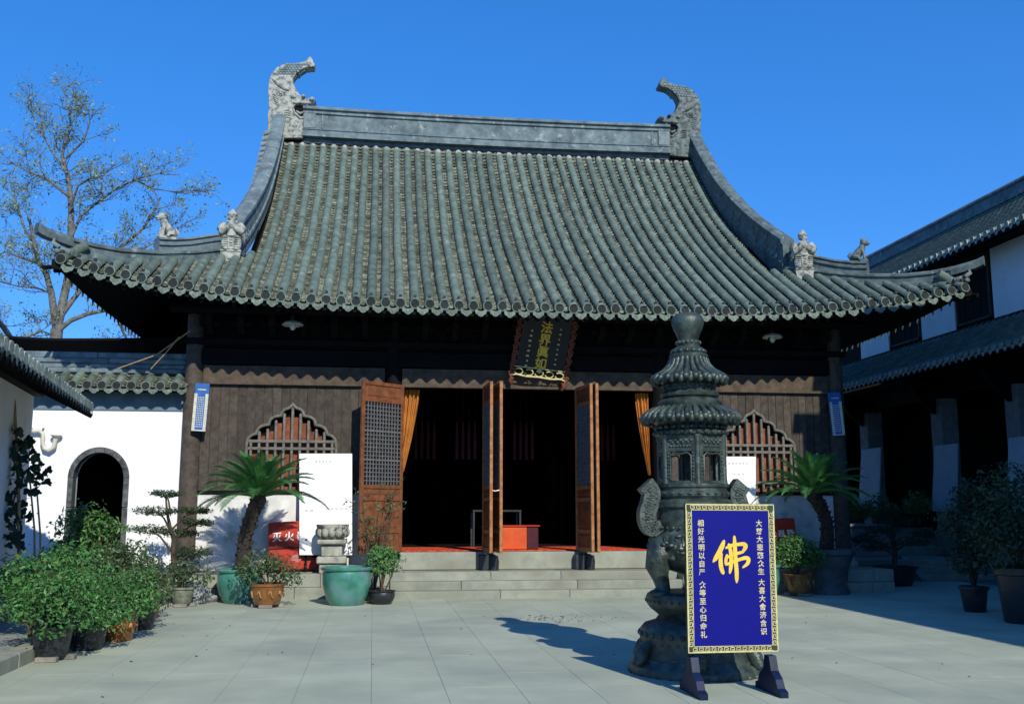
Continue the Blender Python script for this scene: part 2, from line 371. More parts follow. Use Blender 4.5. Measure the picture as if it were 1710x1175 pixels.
# ================================================================== GROUND
g = MB(); g.box((-120, -60, -.6), (160, 260, -.03)); tag(g.build('ground', M['ground']), kind='structure')
pv = MB(); pv.box((-9, 3.5, -.03), (24, 30, -.0045)); paving = tag(pv.build('courtyard_paving', M['joint']), kind='structure')
SLW, SLL = .66, 1.22
far = MB(); slabs = []
col_i = 0; x = -4.6
while x < 13:
    y = 3.6 + (col_i % 2) * .61 + rng.uniform(-.1, .1); col_i += 1
    while y < 22.2:
        yl = SLL * rng.choice((.85, 1, 1, 1.15)); slabs.append((x, y, min(yl, 22.2 - y))); y += yl
    x += SLW
def seen(x, y): return 8.0 < y and -.42 < x / y < .74 and y < 19.4
ns = 0
for (x, y, yl) in slabs:
    dz = rng.uniform(-.0007, .0007); gp = .0015
    if yl < .1: continue
    if seen(x + .33, y + yl / 2) and ns < 296:
        b = MB(); b.box((x + gp, y + .0005, -.05), (x + SLW - gp, y + yl - .0005, dz), .0012); b.build('slab', M['pave'], paving, loc=(x, y, 0)); ns += 1
    else: far.box((x + gp, y + gp, -.05), (x + SLW - gp, y + yl - gp, dz), .004)
tag(far.build('paving_slabs', M['pave'], paving), kind='stuff')

# ================================================================== TEMPLE HALL
CX = 3.05
hall = thing('temple_hall', 'large timber temple hall with sweeping dark tiled roof and open centre doors', 'temple', (CX, 20.4, 0))
def lift(u): return .7 * (u / 9.0) ** 3.5
def eY(u): return 18.87 - .25 * (u / 9.1) ** 6
def zroof(x, y):
    u = abs(x - CX); d = max(y - eY(u), -.2)
    return 5.385 + .585 * d + .0033 * max(d, 0) ** 3 + lift(u) * max(0.0, 1 - d / 5.5)
YR = 26.55; UH = 5.9; UE = 8.82
def hipY(u): return 21.05 - (u - 5.95) * (2.45 / 3.15)
def topY(u): return YR if u <= 5.62 else (hipY(u) if u > 5.95 else hipY(5.95))
SIDEZ = 5.72
def side_u(u, t): return u - .38 * ((u - 5.95) / 3.15) * (1 - abs(t) ** 3)
# --- roof deck: front slope, back slope, sides, with thickness
rb = MB()
def slope_grid(us, sgn, off, back=False):
    P = []
    for u in us:
        x = CX + sgn * u; row = []
        for k in range(17):
            t = k / 16; y = eY(u) + (topY(u) - eY(u)) * t
            z = zroof(x, y) + off; row.append(Vector((x, 2 * YR - y if back else y, z)))
        P.append(row)
    return P
for off in (-.03, -.17):
    for back in (False, True):
        rb.grid(slope_grid([-5.62 + 11.24 * i / 24 for i in range(25)] if False else [5.62 * i / 12 for i in range(13)], 1, off, back))
        rb.grid(slope_grid([5.62 * i / 12 for i in range(13)], -1, off, back))
        for sgn in (-1, 1):
            rb.grid(slope_grid([5.63, 5.95] + [5.95 + (UE - 5.95) * i / 10 for i in range(1, 11)], sgn, off, back))
    for sgn in (-1, 1):                                   # side slopes
        P = []
        for i in range(11):
            u = 5.95 + (UE - 5.95) * i / 10; y0 = hipY(u); zh = zroof(CX + sgn * u, y0); z0 = SIDEZ + (UE - u) * .58; row = []
            for k in range(25):
                t = -1 + 2 * k / 24; y = YR + t * (YR - y0)
                row.append(Vector((CX + sgn * side_u(u, t), y, z0 + (zh - z0) * abs(t) ** 4 + off)))
            P.append(row)
        rb.grid(P)
# eave fascia closing the deck edge
fr = [CX - UE + 2 * UE * i / 60 for i in range(61)]
rb.grid([[Vector((x, eY(abs(x - CX)), zroof(x, eY(abs(x - CX))) - .03)) for x in fr], [Vector((x, eY(abs(x - CX)), zroof(x, eY(abs(x - CX))) - .17)) for x in fr]], False)
for sgn in (-1, 1):                                       # gable boards
    ys = [21.1 + (YR - 21.1) * i / 14 for i in range(15)]
    x = CX + sgn * 5.72
    top = [Vector((x, y, zroof(CX + sgn * 5.6, y) - .05)) for y in ys] + [Vector((x, 2 * YR - y, zroof(CX + sgn * 5.6, y) - .05)) for y in ys[::-1]]
    bot = [Vector((x, p.y, 6.0)) for p in top]
    rb.grid([top, bot], False)
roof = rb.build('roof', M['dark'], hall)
# --- tile rows
SP = .275
def half_tube(mb, pts, r0, r1, n=7, tl=.36):
    """barrel tiles along pts (bottom to top); each tile slightly wider at its lower end."""
    dist = [0]
    for a, b in zip(pts, pts[1:]): dist.append(dist[-1] + (b - a).length)
    Lt = dist[-1]; k = max(1, int(round(Lt / tl)))
    def P(s_):
        for i in range(len(pts) - 1):
            if dist[i + 1] >= s_ or i == len(pts) - 2:
                q = (s_ - dist[i]) / max(1e-6, dist[i + 1] - dist[i]); return pts[i].lerp(pts[i + 1], q), (pts[i + 1] - pts[i]).normalized()
    V = []; st = []
    for i in range(k):
        for e, rr in ((0.0, r0), (1.0, r1)):
            st.append((Lt * (i + e) / k, rr * (1 + rng.uniform(-.02, .02))))
    for s_, rr in st:
        p, t = P(s_); x = Vector((t.y, -t.x, 0)).normalized(); y = x.cross(t).normalized()
        if y.z < 0: y = -y
        for j in range(n + 1):
            a = math.pi * j / n; V.append(p + x * (rr * math.cos(a)) + y * (rr * math.sin(a)))
    m = n + 1; fs = []
    for i in range(len(st) - 1):
        for j in range(n): fs.append((i * m + j, i * m + j + 1, (i + 1) * m + j + 1, (i + 1) * m + j))
    mb.add(V, fs, True)
rows_u = []
i0 = -33
for i in range(-32, 32):
    x = CX + (i + .5) * SP; rows_u.append(x)
for x in rows_u:
    u = abs(x - CX); ye = eY(u); yt = (YR - .30 if u < 5.62 else topY(u) - .02)
    k = 22 if u < 5.7 else 8
    jx = rng.uniform(-.016, .016); jz = rng.uniform(-.008, .010)
    pts = [Vector((x + jx * math.sin(3 * q / k), ye - .03 + (yt - ye + .03) * q / k, zroof(x, ye + (yt - ye) * q / k) + .025)) for q in range(k + 1)]
    pts = [p + Vector((.006 * math.sin(p.y * 2.1 + x * 5), 0, jz + .006 * math.sin(p.y * 1.7 + x * 3))) for p in pts]
    b = MB(); half_tube(b, pts, .095, .089)
    b.build('tile_row', M['tile'], roof, loc=tuple(pts[0]), sharp=50)
# --- pan tiles between the rows (small courses, joined)
pm = MB()
for i in range(-32, 31):
    x = CX + (i + 1) * SP; u = abs(x - CX); ye = eY(u); yt = YR - .1 if u < 5.6 else topY(u) - .02
    n = max(2, int((yt - ye) / .115)); wv = .070
    for k in range(n):
        y0 = ye + (yt - ye) * k / n; y1 = ye + (yt - ye) * (k + 1.0) / n
        za = zroof(x, y0) + .026 + rng.uniform(-.006, .008); zb = zroof(x, y1) - .014
        jl = rng.uniform(-.012, .012)
        V = []
        for (y, z) in ((y0 + jl, za - .045), (y0 + jl, za), (y1 + .02, zb)):
            for q in (-1, 0, 1): V.append((x + q * wv, y, z - (0 if q else .022)))
        pm.add(V, [(0, 1, 4, 3), (1, 2, 5, 4), (3, 4, 7, 6), (4, 5, 8, 7)])
tag(pm.build('pan_tiles', M['pan'], roof), kind='stuff')
pc = MB(); pc.ball((0, 0, 0), (.085, .07, .085), 9, 6); pcm = pc.mesh('plaster_end', M['stone'])
for x in rows_u:
    if abs(x - CX) < 5.5: place(pcm, 'plaster_end', roof, (x, YR - .33, zroof(x, YR - .33) + .07), (0, 0, rng.uniform(0, 3)), (rng.uniform(1.0, 1.2),) * 3)
# --- eave caps, drip tiles, nails
def cap_mesh(r=.09, name='eave_cap'):
    b = MB(); b.M = Matrix.Rotation(R(90), 4, 'X')       # lathe axis points to -y
    b.mi = 0; b.lathe([(r * .95, -.12), (r, 0.0), (r, .018), (r * .82, .020)], n=18, cap=False)
    b.mi = 1; b.lathe([(r * .80, .020), (r * .76, .006), (r * .42, .006), (r * .36, .016), (r * .05, .018)], n=18, cap=True)
    return b.mesh(name, [M['drip'], M['cap']], sharp=35)
capm = cap_mesh(.10)
def drip_mesh(w_=.19, h_=.15, name='drip_tile'):
    pts = []
    for q in range(9):
        t = -1 + q / 4; pts.append((t * w_ / 2, -.055 * (1 - t * t) * 1.0))
    low = [(.098, -.06), (.088, -.10), (.058, -.112), (.04, -.135), (0, -.152), (-.04, -.135), (-.058, -.112), (-.088, -.10), (-.098, -.06)]
    poly = pts + [(a * w_ / .19, b * h_ / .15) for a, b in low]
    b = MB(); b.prism(poly, -.012, .012)
    b.prism([(a * .55, -.03 + b * .6 - .012) for a, b in [(-.06, -.06), (0, -.02), (.06, -.06), (0, -.14)]], -.020, -.010)
    return b.mesh(name, M['drip'])
dripm = drip_mesh()
nm = MB()
for x in rows_u:
    u = abs(x - CX); ye = eY(u)
    sl = math.atan(7 * .7 / 9 * (u / 9) ** 2.5 * .5) * (1 if x > CX else -1)
    o = place(capm, 'eave_cap', roof, (x, ye - .045, zroof(x, ye) + .02 + rng.uniform(-.008, .008)), (R(-8 + rng.uniform(-4, 4)), sl * .4, R(rng.uniform(-4, 4))))
    z = zroof(x, ye) + .1
    nm.box((x - .018, ye + .02, z - .02), (x + .018, ye + .06, z + .10))
    nm.box((x - .028, ye + .01, z + .075), (x + .028, ye + .07, z + .115), .008)
for i in range(-32, 31):
    x = CX + (i + 1) * SP; u = abs(x - CX); ye = eY(u)
    sl = math.atan(3.5 * .7 / 9 * (u / 9) ** 2.5) * (1 if x > CX else -1)
    place(dripm, 'drip_tile', roof, (x, ye - .05, zroof(x, ye) - .02 + rng.uniform(-.006, .006)), (R(-12 + rng.uniform(-5, 5)), -sl, R(rng.uniform(-5, 5))), (1.12, 1, 1.2))
tag(nm.build('tile_nails', M['iron'], roof), kind='stuff')
# --- side eaves (small saw-tooth of tile ends under the corners)
sm = MB()
for sgn in (-1, 1):
    for k in range(56):
        y = 19.0 + k * .28; t = (y - YR) / (YR - hipY(UE)); zc = zroof(CX + UE, hipY(UE)); z = SIDEZ + (zc - SIDEZ) * min(1, abs(t)) ** 4
        xx = CX + sgn * (side_u(UE, min(1, abs(t))) + .02)
        sm.tube([(xx - sgn * .5, y, z + .30), (xx + sgn * .03, y, z + .02)], .10, 8)
        sm.prism([(y + .05, z), (y + .23, z), (y + .20, z - .12), (y + .14, z - .24), (y + .08, z - .12)], xx, xx + sgn * .02, 'x')
tag(sm.build('side_eave_tiles', M['tile'], roof), kind='stuff')
# --- rafters under the front eave
rf = MB()
for i in range(-46, 47):
    x = CX + i * .195; u = abs(x - CX); y0 = eY(u) + .06
    rf.box((x - .035, y0, 0), (x + .035, y0 + .01, .01)) if False else None
    z0 = zroof(x, y0) - .23; z1 = zroof(x, min(20.9, y0 + 1.9)) - .25 - lift(u) * .5
    rf.tube([(x, y0, z0), (CX + (x - CX) * (.93 if u > 6.5 else 1), min(20.9, y0 + 1.9), z1)], .045, 6)
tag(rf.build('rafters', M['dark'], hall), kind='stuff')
# --- main ridge
XR0, XR1 = -2.06, 8.02
def ridge_path(x0, x1, n=18): return [(x0 + (x1 - x0) * i / n, YR, 11.36 + .05 * ((x0 + (x1 - x0) * i / n - 2.98) / 5.4) ** 2) for i in range(n + 1)]
half = [(.07, -.4), (.07, -.02), (.24, 0), (.24, .10), (.20, .12), (.20, .18), (.225, .19), (.225, .215), (.18, .225), (.18, .62), (.225, .64), (.225, .665), (.20, .675), (.20, .73), (.26, .75), (.26, .80), (.17, .86)]
prof = [(-a, b) for a, b in half] + [(a, b) for a, b in half[::-1]]
b = MB(); b.sweep(prof, ridge_path(XR0, XR1)); mr = b.build('main_ridge', M['ridge'], roof)
b = MB()                                                   # end panels closing the sunk field, and ridge base course
for xx, s_ in ((XR0, 1), (XR1, -1)):
    b = MB()
    b.box((xx + s_ * .02, YR - .235, 11.62), (xx + s_ * .34, YR - .15, 12.03), .01); b.box((xx + s_ * .5, YR - .21, 11.64), (xx + s_ * .54, YR - .17, 12.01), .006); tag(b.build('ridge_end_panel', M['ridge_light'], roof), kind='stuff')

# --- dragon-headed ridge ends
def zoomed(px, py): return at(430 + px / 6.915, 90 + py / 6.915, YR)
outl = [(132, 1000), (126, 740), (140, 640), (132, 560), (130, 480), (138, 340), (160, 285), (180, 250), (230, 190), (280, 165), (330, 150), (400, 146), (480, 138), (545, 122), (570, 110), (588, 75), (618, 65), (640, 95), (650, 130), (668, 152), (660, 180), (560, 192), (500, 222), (460, 250), (430, 295), (412, 330), (425, 385), (445, 430), (475, 480), (505, 512), (530, 505), (552, 520), (565, 560), (610, 535), (655, 540), (676, 560), (662, 590), (610, 612), (560, 618), (450, 618), (425, 650), (440, 700), (500, 756), (545, 748), (560, 700), (582, 690), (588, 740), (560, 790), (535, 805), (530, 1000)]
def dragon(flip, matl, tailm):
    root = None
    pts = [zoomed(a, b_) for a, b_ in outl]
    fx = (lambda x: 2 * 2.98 - x) if flip else (lambda x: x)
    bm = bmesh.new(); vs = [bm.verts.new((fx(p.x), YR - .2, p.z)) for p in pts]
    f = bm.faces.new(vs); r_ = bmesh.ops.extrude_face_region(bm, geom=[f])
    for e in r_['geom']:
        if isinstance(e, bmesh.types.BMVert): e.co.y += .4
    bmesh.ops.bevel(bm, geom=[e for e in bm.edges if len(e.link_faces) == 2 and abs(e.verts[0].co.y - e.verts[1].co.y) < 1e-5], offset=.035, segments=2, affect='EDGES', profile=.6)
    bmesh.ops.recalc_face_normals(bm, faces=bm.faces[:])
    mb = MB(); bm.verts.index_update(); mb.add([v.co.copy() for v in bm.verts], [[v.index for v in q.verts] for q in bm.faces]); bm.free()
    def Z(a, b_, dy=-.21): p = zoomed(a, b_); return Vector((fx(p.x), YR + dy, p.z))
    mb.tube([Z(185, 325), Z(250, 385), Z(320, 430), Z(375, 462)], [.03, .05, .05, .02], 6)            # brow
    for k in range(13): a = 2 * math.pi * k / 12; mb.ball(Z(275 + 42 * math.cos(a), 490 + 26 * math.sin(a)), .026, 6, 4)   # eye ring
    mb.ball(Z(275, 490), .045, 8, 6); mb.ball(Z(425, 530), (.075, .05, .05)); mb.ball(Z(540, 530), (.06, .09, .05)); mb.ball(Z(635, 562), (.075, .09, .06))
    mb.tube([Z(420, 600), Z(500, 595), Z(570, 600), Z(620, 600)], [.02, .03, .03, .02], 6)             # lips
    mb.tube([Z(415, 650), Z(435, 715), Z(500, 775), Z(560, 770), Z(580, 700)], [.02, .03, .035, .03, .02], 6)
    mb.tube([Z(450, 680, -.1), Z(500, 710, -.12), Z(540, 690, -.15)], [.03, .035, .02], 6)             # tongue
    mb.tube([Z(575, 625), Z(580, 665)], [.025, .006], 6)
    for q in range(4): mb.tube([Z(315, 690 + 24 * q), Z(350, 680 + 26 * q), Z(395, 700 + 24 * q)], [.012, .025, .008], 6)  # whiskers
    for q in range(5): mb.tube([Z(180 + 8 * q, 500 + 25 * q), Z(215, 510 + 24 * q), Z(250, 540 + 22 * q)], [.012, .022, .008], 6)
    o = mb.build('ridge_dragon', matl, roof, sharp=40)
    cav = MB(); cav.prism([(fx(zoomed(a, b_).x), zoomed(a, b_).z) for a, b_ in [(425, 630), (560, 615), (575, 690), (545, 760), (480, 760), (430, 690)]], YR - .12, YR + .12); cav.build('mouth_shade_block', M['interior'], roof)  # dark block between the jaws stands in for the shade inside the mouth
    sc = MB()
    for (a, b_) in [(x0 + (18 if r0 % 2 else 0), y0) for r0, y0 in enumerate(range(160, 320, 26)) for x0 in range(165, 600, 36)]:
        t = zoomed(a, b_)
        up = 118 + (560 - a) * .12 if a > 330 else 150 + (330 - a) * .75
        dn = 185 + max(0, 560 - a) * .75 if a > 420 else 300
        if up + 12 < b_ < dn - 12: sc.ball((fx(t.x), YR - .2, t.z), (.045, .022, .04), 7, 5); sc.ball((fx(t.x), YR + .2, t.z), (.045, .022, .04), 6, 4)
    for q in range(7): sc.ball(Z(430 + q * 19, 292 - q * 17 + q * q * .6, 0), (.035, .15, .035), 6, 4)
    sc.build('dragon_scales', tailm, roof)
dragon(False, M['statue'], M['ridge_light']); dragon(True, M['statue_shade'], M['ridge_light'])
# --- vertical ridges
for sgn in (-1, 1):
    path = []
    for i in range(19):
        t = i / 18; u = 5.72 + .26 * (t ** 2); y = 26.5 - 5.5 * t
        path.append((CX + sgn * u, y, zroof(CX + sgn * u, y) + .0))
    h = .80
    pr = [(-.12, -.15), (-.12, .12), (-.15, .14), (-.15, .22), (-.12, .24), (-.12, h - .16), (-.17, h - .12), (-.17, h - .04), (-.09, h + .02), (.09, h + .02), (.17, h - .04), (.17, h - .12), (.12, h - .16), (.12, .24), (.15, .22), (.15, .14), (.12, .12), (.12, -.15)]
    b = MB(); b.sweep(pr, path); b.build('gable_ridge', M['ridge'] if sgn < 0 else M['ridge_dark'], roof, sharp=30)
    vg = MB()                                             # verge tiles outside the ridge
    for i in range(26):
        t = i / 25; y = 26.4 - 5.1 * t; z = zroof(CX + sgn * 5.8, y) + .3
        vg.tube([(CX + sgn * 5.8, y, z), (CX + sgn * 6.12, y, z - .10)], .08, 7)
    tag(vg.build('verge_tiles', M['ridge_light'], roof), kind='stuff')
    # hip ridges: the low curved one to the corner tip, the stepped one above it
    zt = [(5.95, 6.93), (6.2, 6.88), (6.7, 6.70), (7.3, 6.545), (7.9, 6.455), (8.3, 6.45), (8.6, 6.485), (8.8, 6.53), (8.98, 6.58), (9.1, 6.64)]
    path = [(CX + sgn * u, hipY(u) - (.0 if u < 9.1 else (u - 9.1) * .0), z) for u, z in zt]
    pr = [(-.12, -.34), (-.12, -.20), (-.09, -.18), (-.09, -.08), (-.13, -.06), (-.13, -.02), (-.07, .02), (.07, .02), (.13, -.02), (.13, -.06), (.09, -.08), (.09, -.18), (.12, -.20), (.12, -.34)]
    b = MB(); b.sweep(pr[:], path[:-3]); b.sweep([(-.10, -.16), (-.12, -.05), (-.06, .02), (.06, .02), (.12, -.05), (.10, -.16)], path[-4:])
    b.build('hip_ridge', M['ridge_dark'], roof, sharp=30)
    zt2 = [(6.02, 7.24), (6.4, 7.10), (6.8, 6.93), (7.1, 6.84), (7.32, 6.80)]
    path2 = [(CX + sgn * u, hipY(u), z) for u, z in zt2]
    pr2 = [(-.10, -.34), (-.10, -.16), (-.14, -.14), (-.14, -.09), (-.10, -.07), (-.10, -.05), (-.14, -.03), (-.08, .02), (.08, .02), (.14, -.03), (.10, -.05), (.10, -.07), (.14, -.09), (.14, -.14), (.10, -.16), (.10, -.34)]
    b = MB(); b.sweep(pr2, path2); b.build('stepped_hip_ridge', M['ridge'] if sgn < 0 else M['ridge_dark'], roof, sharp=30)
    # corner ornament under the tip
    b = MB(); c = Vector((CX + sgn * 8.74, hipY(8.8) - .02, 6.24))
    b.tube([c + Vector((-sgn * .14, .08, -.03)), c, c + Vector((sgn * .10, -.06, .05))], [.06, .065, .04], 8)
    b.tube([c + Vector((0, -.08, .02)), c + Vector((sgn * .1, -.12, .10)), c + Vector((sgn * .06, -.13, .17))], [.05, .045, .015], 7)
    b.ball(c + Vector((sgn * .02, -.11, -.06)), (.06, .05, .05)); b.build('corner_ornament', M['statue_shade'] if sgn > 0 else M['ridge_light'], roof)
# --- roof figures
def warrior(x, y, z, matl, face):
    root = MB(); root.M = Matrix.Translation((x, y, z)) @ Matrix.Rotation(face, 4, 'Z')
    b = root
    b.prism([(-.16, .12), (.16, .12), (.20, .34), (-.20, .34)], -.14, .10)                 # flaring bracket below the feet
    b.ball((0, -.14, .23), (.09, .03, .07))
    b.box((-.21, -.16, .34), (.21, .10, .38), .01)
    for s_ in (-1, 1):                                                                     # armour skirt halves and boots
        b.tube([(s_ * .10, -.06, .40), (s_ * .115, -.05, .55), (s_ * .12, -.03, .72)], [.085, .095, .07], 9)
        b.ball((s_ * .10, -.12, .40), (.06, .09, .045))
        for q in range(5): b.tube([(s_ * .05, -.135, .46 + q * .048), (s_ * .12, -.15, .455 + q * .048), (s_ * .185, -.10, .46 + q * .048)], .014, 5)
    b.prism([(-.055, .40), (0, .385), (.055, .40), (.075, .72), (-.075, .72)], -.16, -.10)
    for q in range(4): b.ball((0, -.165, .47 + q * .06), (.035, .015, .015), 6, 4)
    b.tube([(0, -.02, .66), (0, -.02, .76), (0, -.03, .90), (0, -.02, 1.0)], [.18, .165, .17, .09], 12, flat=.72)   # trunk
    b.tube([(-.17, -.02, .725), (.17, -.02, .725)], [.10, .10], 8, flat=.4)
    for s_ in (-1, 1):
        b.tube([(s_ * .15, -.02, .94), (s_ * .22, -.05, .82), (s_ * .19, -.13, .76), (s_ * .05, -.18, .84)], [.075, .085, .075, .05], 8)
        b.tube([(s_ * .20, -.10, .78), (s_ * .24, -.05, .66), (s_ * .25, .0, .58)], [.05, .045, .02], 6)            # sleeve tails
    b.ball((0, -.18, .87), (.055, .045, .06))
    b.tube([(-.1, -.1, .97), (0, -.14, .95), (.1, -.1, .97)], .03, 6)                       # collar
    b.ball((0, -.04, 1.085), (.085, .09, .105), 12, 9)                                       # head
    b.ball((0, -.125, 1.08), (.018, .025, .022), 6, 5)
    for s_ in (-1, 1): b.ball((s_ * .035, -.115, 1.105), (.016, .012, .01), 6, 4); b.ball((s_ * .088, -.03, 1.08), (.016, .025, .035), 6, 5)
    b.tube([(-.03, -.122, 1.045), (.03, -.122, 1.045)], .010, 5); b.ball((0, -.11, 1.0), (.04, .03, .05), 8, 6)
    b.lathe([(.098, 1.125), (.10, 1.15), (.075, 1.19), (.05, 1.22), (.03, 1.25)], (0, -.03, 0), 12)
    return b
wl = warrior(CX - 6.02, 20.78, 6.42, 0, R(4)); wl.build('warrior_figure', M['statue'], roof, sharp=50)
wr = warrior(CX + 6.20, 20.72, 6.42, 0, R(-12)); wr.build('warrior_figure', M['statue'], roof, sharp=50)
def lion(x, y, z, sgn):
    b = MB(); b.M = Matrix.Translation((x, y, z)) @ Matrix.Rotation(math.atan2(-.6, sgn), 4, 'Z')
    b.box((-.17, -.09, -.03), (.17, .09, .03), .01)
    b.tube([(-.12, 0, .08), (-.03, 0, .17), (.06, 0, .29), (.08, 0, .36)], [.09, .095, .075, .06], 10)
    b.ball((-.09, 0, .08), (.1, .1, .075)); b.ball((.11, 0, .41), (.085, .075, .08), 10, 8); b.ball((.185, 0, .385), (.05, .05, .035)); b.ball((.18, 0, .35), (.04, .04, .018))
    for s_ in (-1, 1):
        b.tube([(.07, s_ * .055, .24), (.10, s_ * .06, .12), (.10, s_ * .06, .03)], [.04, .032, .028], 7); b.ball((.125, s_ * .06, .03), (.045, .03, .022))
        b.tube([(-.10, s_ * .08, .09), (-.02, s_ * .1, .08), (.02, s_ * .09, .02)], [.06, .045, .03], 7); b.ball((.07, s_ * .065, .46), (.03, .015, .03))
    b.tube([(-.17, 0, .06), (-.22, 0, .14), (-.17, 0, .22)], [.035, .035, .015], 6)
    return b
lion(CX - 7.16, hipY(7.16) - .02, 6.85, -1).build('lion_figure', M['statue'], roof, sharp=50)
lion(CX + 7.18, hipY(7.18) - .02, 6.85, 1).build('lion_figure', M['statue_shade'], roof, sharp=50)

# --- body: platform, columns, beams, walls
YW = 20.4
COLX = [-3.52, .36, 5.86, 9.70]
for x in COLX:
    b = MB(); b.lathe([(.30, .44), (.31, .50), (.27, .60), (.20, .66)], (x, YW + .05, 0), 18); b.build('column_base', M['stone'], hall, sharp=40)
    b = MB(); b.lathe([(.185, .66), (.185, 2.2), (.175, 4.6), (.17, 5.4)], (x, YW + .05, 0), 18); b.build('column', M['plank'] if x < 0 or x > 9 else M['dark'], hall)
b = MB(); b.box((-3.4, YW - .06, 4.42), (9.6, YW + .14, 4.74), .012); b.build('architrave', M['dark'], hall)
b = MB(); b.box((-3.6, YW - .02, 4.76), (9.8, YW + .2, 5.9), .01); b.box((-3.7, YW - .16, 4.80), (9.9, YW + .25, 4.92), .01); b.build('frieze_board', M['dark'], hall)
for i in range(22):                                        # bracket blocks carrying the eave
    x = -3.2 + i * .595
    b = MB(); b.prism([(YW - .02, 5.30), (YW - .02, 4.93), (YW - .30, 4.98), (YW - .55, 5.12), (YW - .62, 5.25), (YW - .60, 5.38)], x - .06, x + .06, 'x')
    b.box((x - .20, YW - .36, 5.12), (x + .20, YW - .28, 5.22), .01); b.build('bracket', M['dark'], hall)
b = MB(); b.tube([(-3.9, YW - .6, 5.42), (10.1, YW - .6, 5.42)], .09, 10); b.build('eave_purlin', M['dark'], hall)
# lintels (pale sunlit rails)
for (xa, xb, lip) in ((-3.34, .19, False), (.53, 5.68, True), (6.04, 9.52, False)):
    b = MB(); b.box((xa, YW - .05, 4.06), (xb, YW + .1, 4.40), .008); b.box((xa, YW - .085, 4.02), (xb, YW + .08, 4.075), .006); b.build('lintel', M['lintel'], hall)
# window outline (ogee, lobed), relative to the window centre; z of the opening's top
WH = .86
def wtop(dx):
    a = abs(dx) / WH
    if a > 1: return None
    segs = [(0, .24, 3.58, 3.47), (.24, .52, 3.42, 3.28), (.52, .78, 3.24, 3.10), (.78, 1.0, 3.06, 2.86)]
    for (p, q, z0, z1) in segs:
        if a <= q + 1e-9:
            t = (a - p) / (q - p)
            z = z1 + (z0 - z1) * math.sqrt(max(0, 1 - t ** 2.2))
            if p == 0: z += .08 * max(0, 1 - t * 2.2) ** 2
            return z
WINX = (-1.60, 7.86)
ZD = 1.97
def wall_bay(xa, xb, wx):
    n = int(round((xb - xa) / .165)); pw = (xb - xa) / n
    for i in range(n):
        x0 = xa + i * pw + .005; x1 = xa + (i + 1) * pw - .005; dz = rng.uniform(-.006, .006)
        pieces = []
        if x1 < wx - WH or x0 > wx + WH: poly = [(x0, ZD), (x1, ZD), (x1, 4.05), (x0, 4.05)]; pieces.append(poly)
        else:
            a = max(x0, wx - WH + .001); c = min(x1, wx + WH - .001); m = 7
            poly = [(a + (c - a) * k / m, wtop(a + (c - a) * k / m - wx)) for k in range(m + 1)]
            if c < x1: poly += [(wx + WH, ZD), (x1, ZD)]
            poly += [(x1, 4.05), (x0, 4.05)]
            if a > x0: poly += [(x0, ZD), (wx - WH, ZD)]
            pieces.append(poly)
        for poly in pieces:
            b = MB(); b.prism(poly, YW + .0 + dz, YW + .05); b.build('plank', M['plank'], hall)
    # joint strips behind the planks
    b = MB()
    for i in range(n + 1):
        x0 = xa + i * pw
        if abs(x0 - wx) > WH: b.box((x0 - .02, YW + .035, ZD), (x0 + .02, YW + .06, 4.05))
        else: b.box((x0 - .02, YW + .035, wtop(x0 - wx) + .02), (x0 + .02, YW + .06, 4.05))
    tag(b.build('joint_strips', M['bar'], hall), kind='stuff')
    wn = MB(); N_ = 96
    out = [(wx - WH, ZD)] + [(wx - WH + 2 * WH * k / N_, wtop(-WH + 2 * WH * k / N_)) for k in range(N_ + 1)] + [(wx + WH, ZD)]
    wn.tube([(a, YW - .02, z) for a, z in out], .034, 6, flat=1.0)
    win = wn.build('lattice_window', M['bar'], hall)
    for k in range(11):
        dx = -WH + 2 * WH * (k + .5) / 11; zt = wtop(dx) - .07
        b = MB(); b.tube([(wx + dx, YW - .01, ZD), (wx + dx, YW - .01, zt - .02), (wx + dx, YW - .01, zt)], [.029, .029, .012], 8); b.build('bar', M['bar'], win)
    for z in (2.92, 2.78, 2.15):
        for s_ in (0, 1):
            pass
        b = MB(); b.box((wx - WH + .03, YW - .045, z - .028), (wx + WH - .03, YW + .02, z + .028), .008); b.build('rail', M['bar'], win)
    for k in range(10):
        dx = -WH + 2 * WH * (k + 1.0) / 11; hw = WH / 11 + .035
        zt = min(wtop(max(-WH, dx - hw)), wtop(min(WH, dx + hw))) - .11
        poly = [(wx + dx - hw, ZD), (wx + dx + hw, ZD), (wx + dx + hw, zt - .06)] + [(wx + dx + hw * math.cos(a), zt - .06 + .06 * math.sin(a)) for a in (.5, 1.0, 1.57, 2.1, 2.6)] + [(wx + dx - hw, zt - .06)]
        b = MB(); b.prism(poly, YW + .075 + .006 * (k % 2), YW + .095); b.build('panel', M['red_panel'], win)
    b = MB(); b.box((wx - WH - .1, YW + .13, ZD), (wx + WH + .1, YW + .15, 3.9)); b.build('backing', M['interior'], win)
wall_bay(-3.33, .18, WINX[0]); wall_bay(6.05, 9.51, WINX[1])
for xa, xb in ((-3.34, .18), (6.05, 9.52)):
    b = MB(); b.box((xa, YW - .03, .44), (xb, YW + .2, 1.90), .01); b.build('dado_wall', M['dado'], hall)
    b = MB(); b.box((xa, YW - .07, 1.90), (xb, YW + .2, 1.968), .01); b.build('dado_cap', M['dark'], hall)
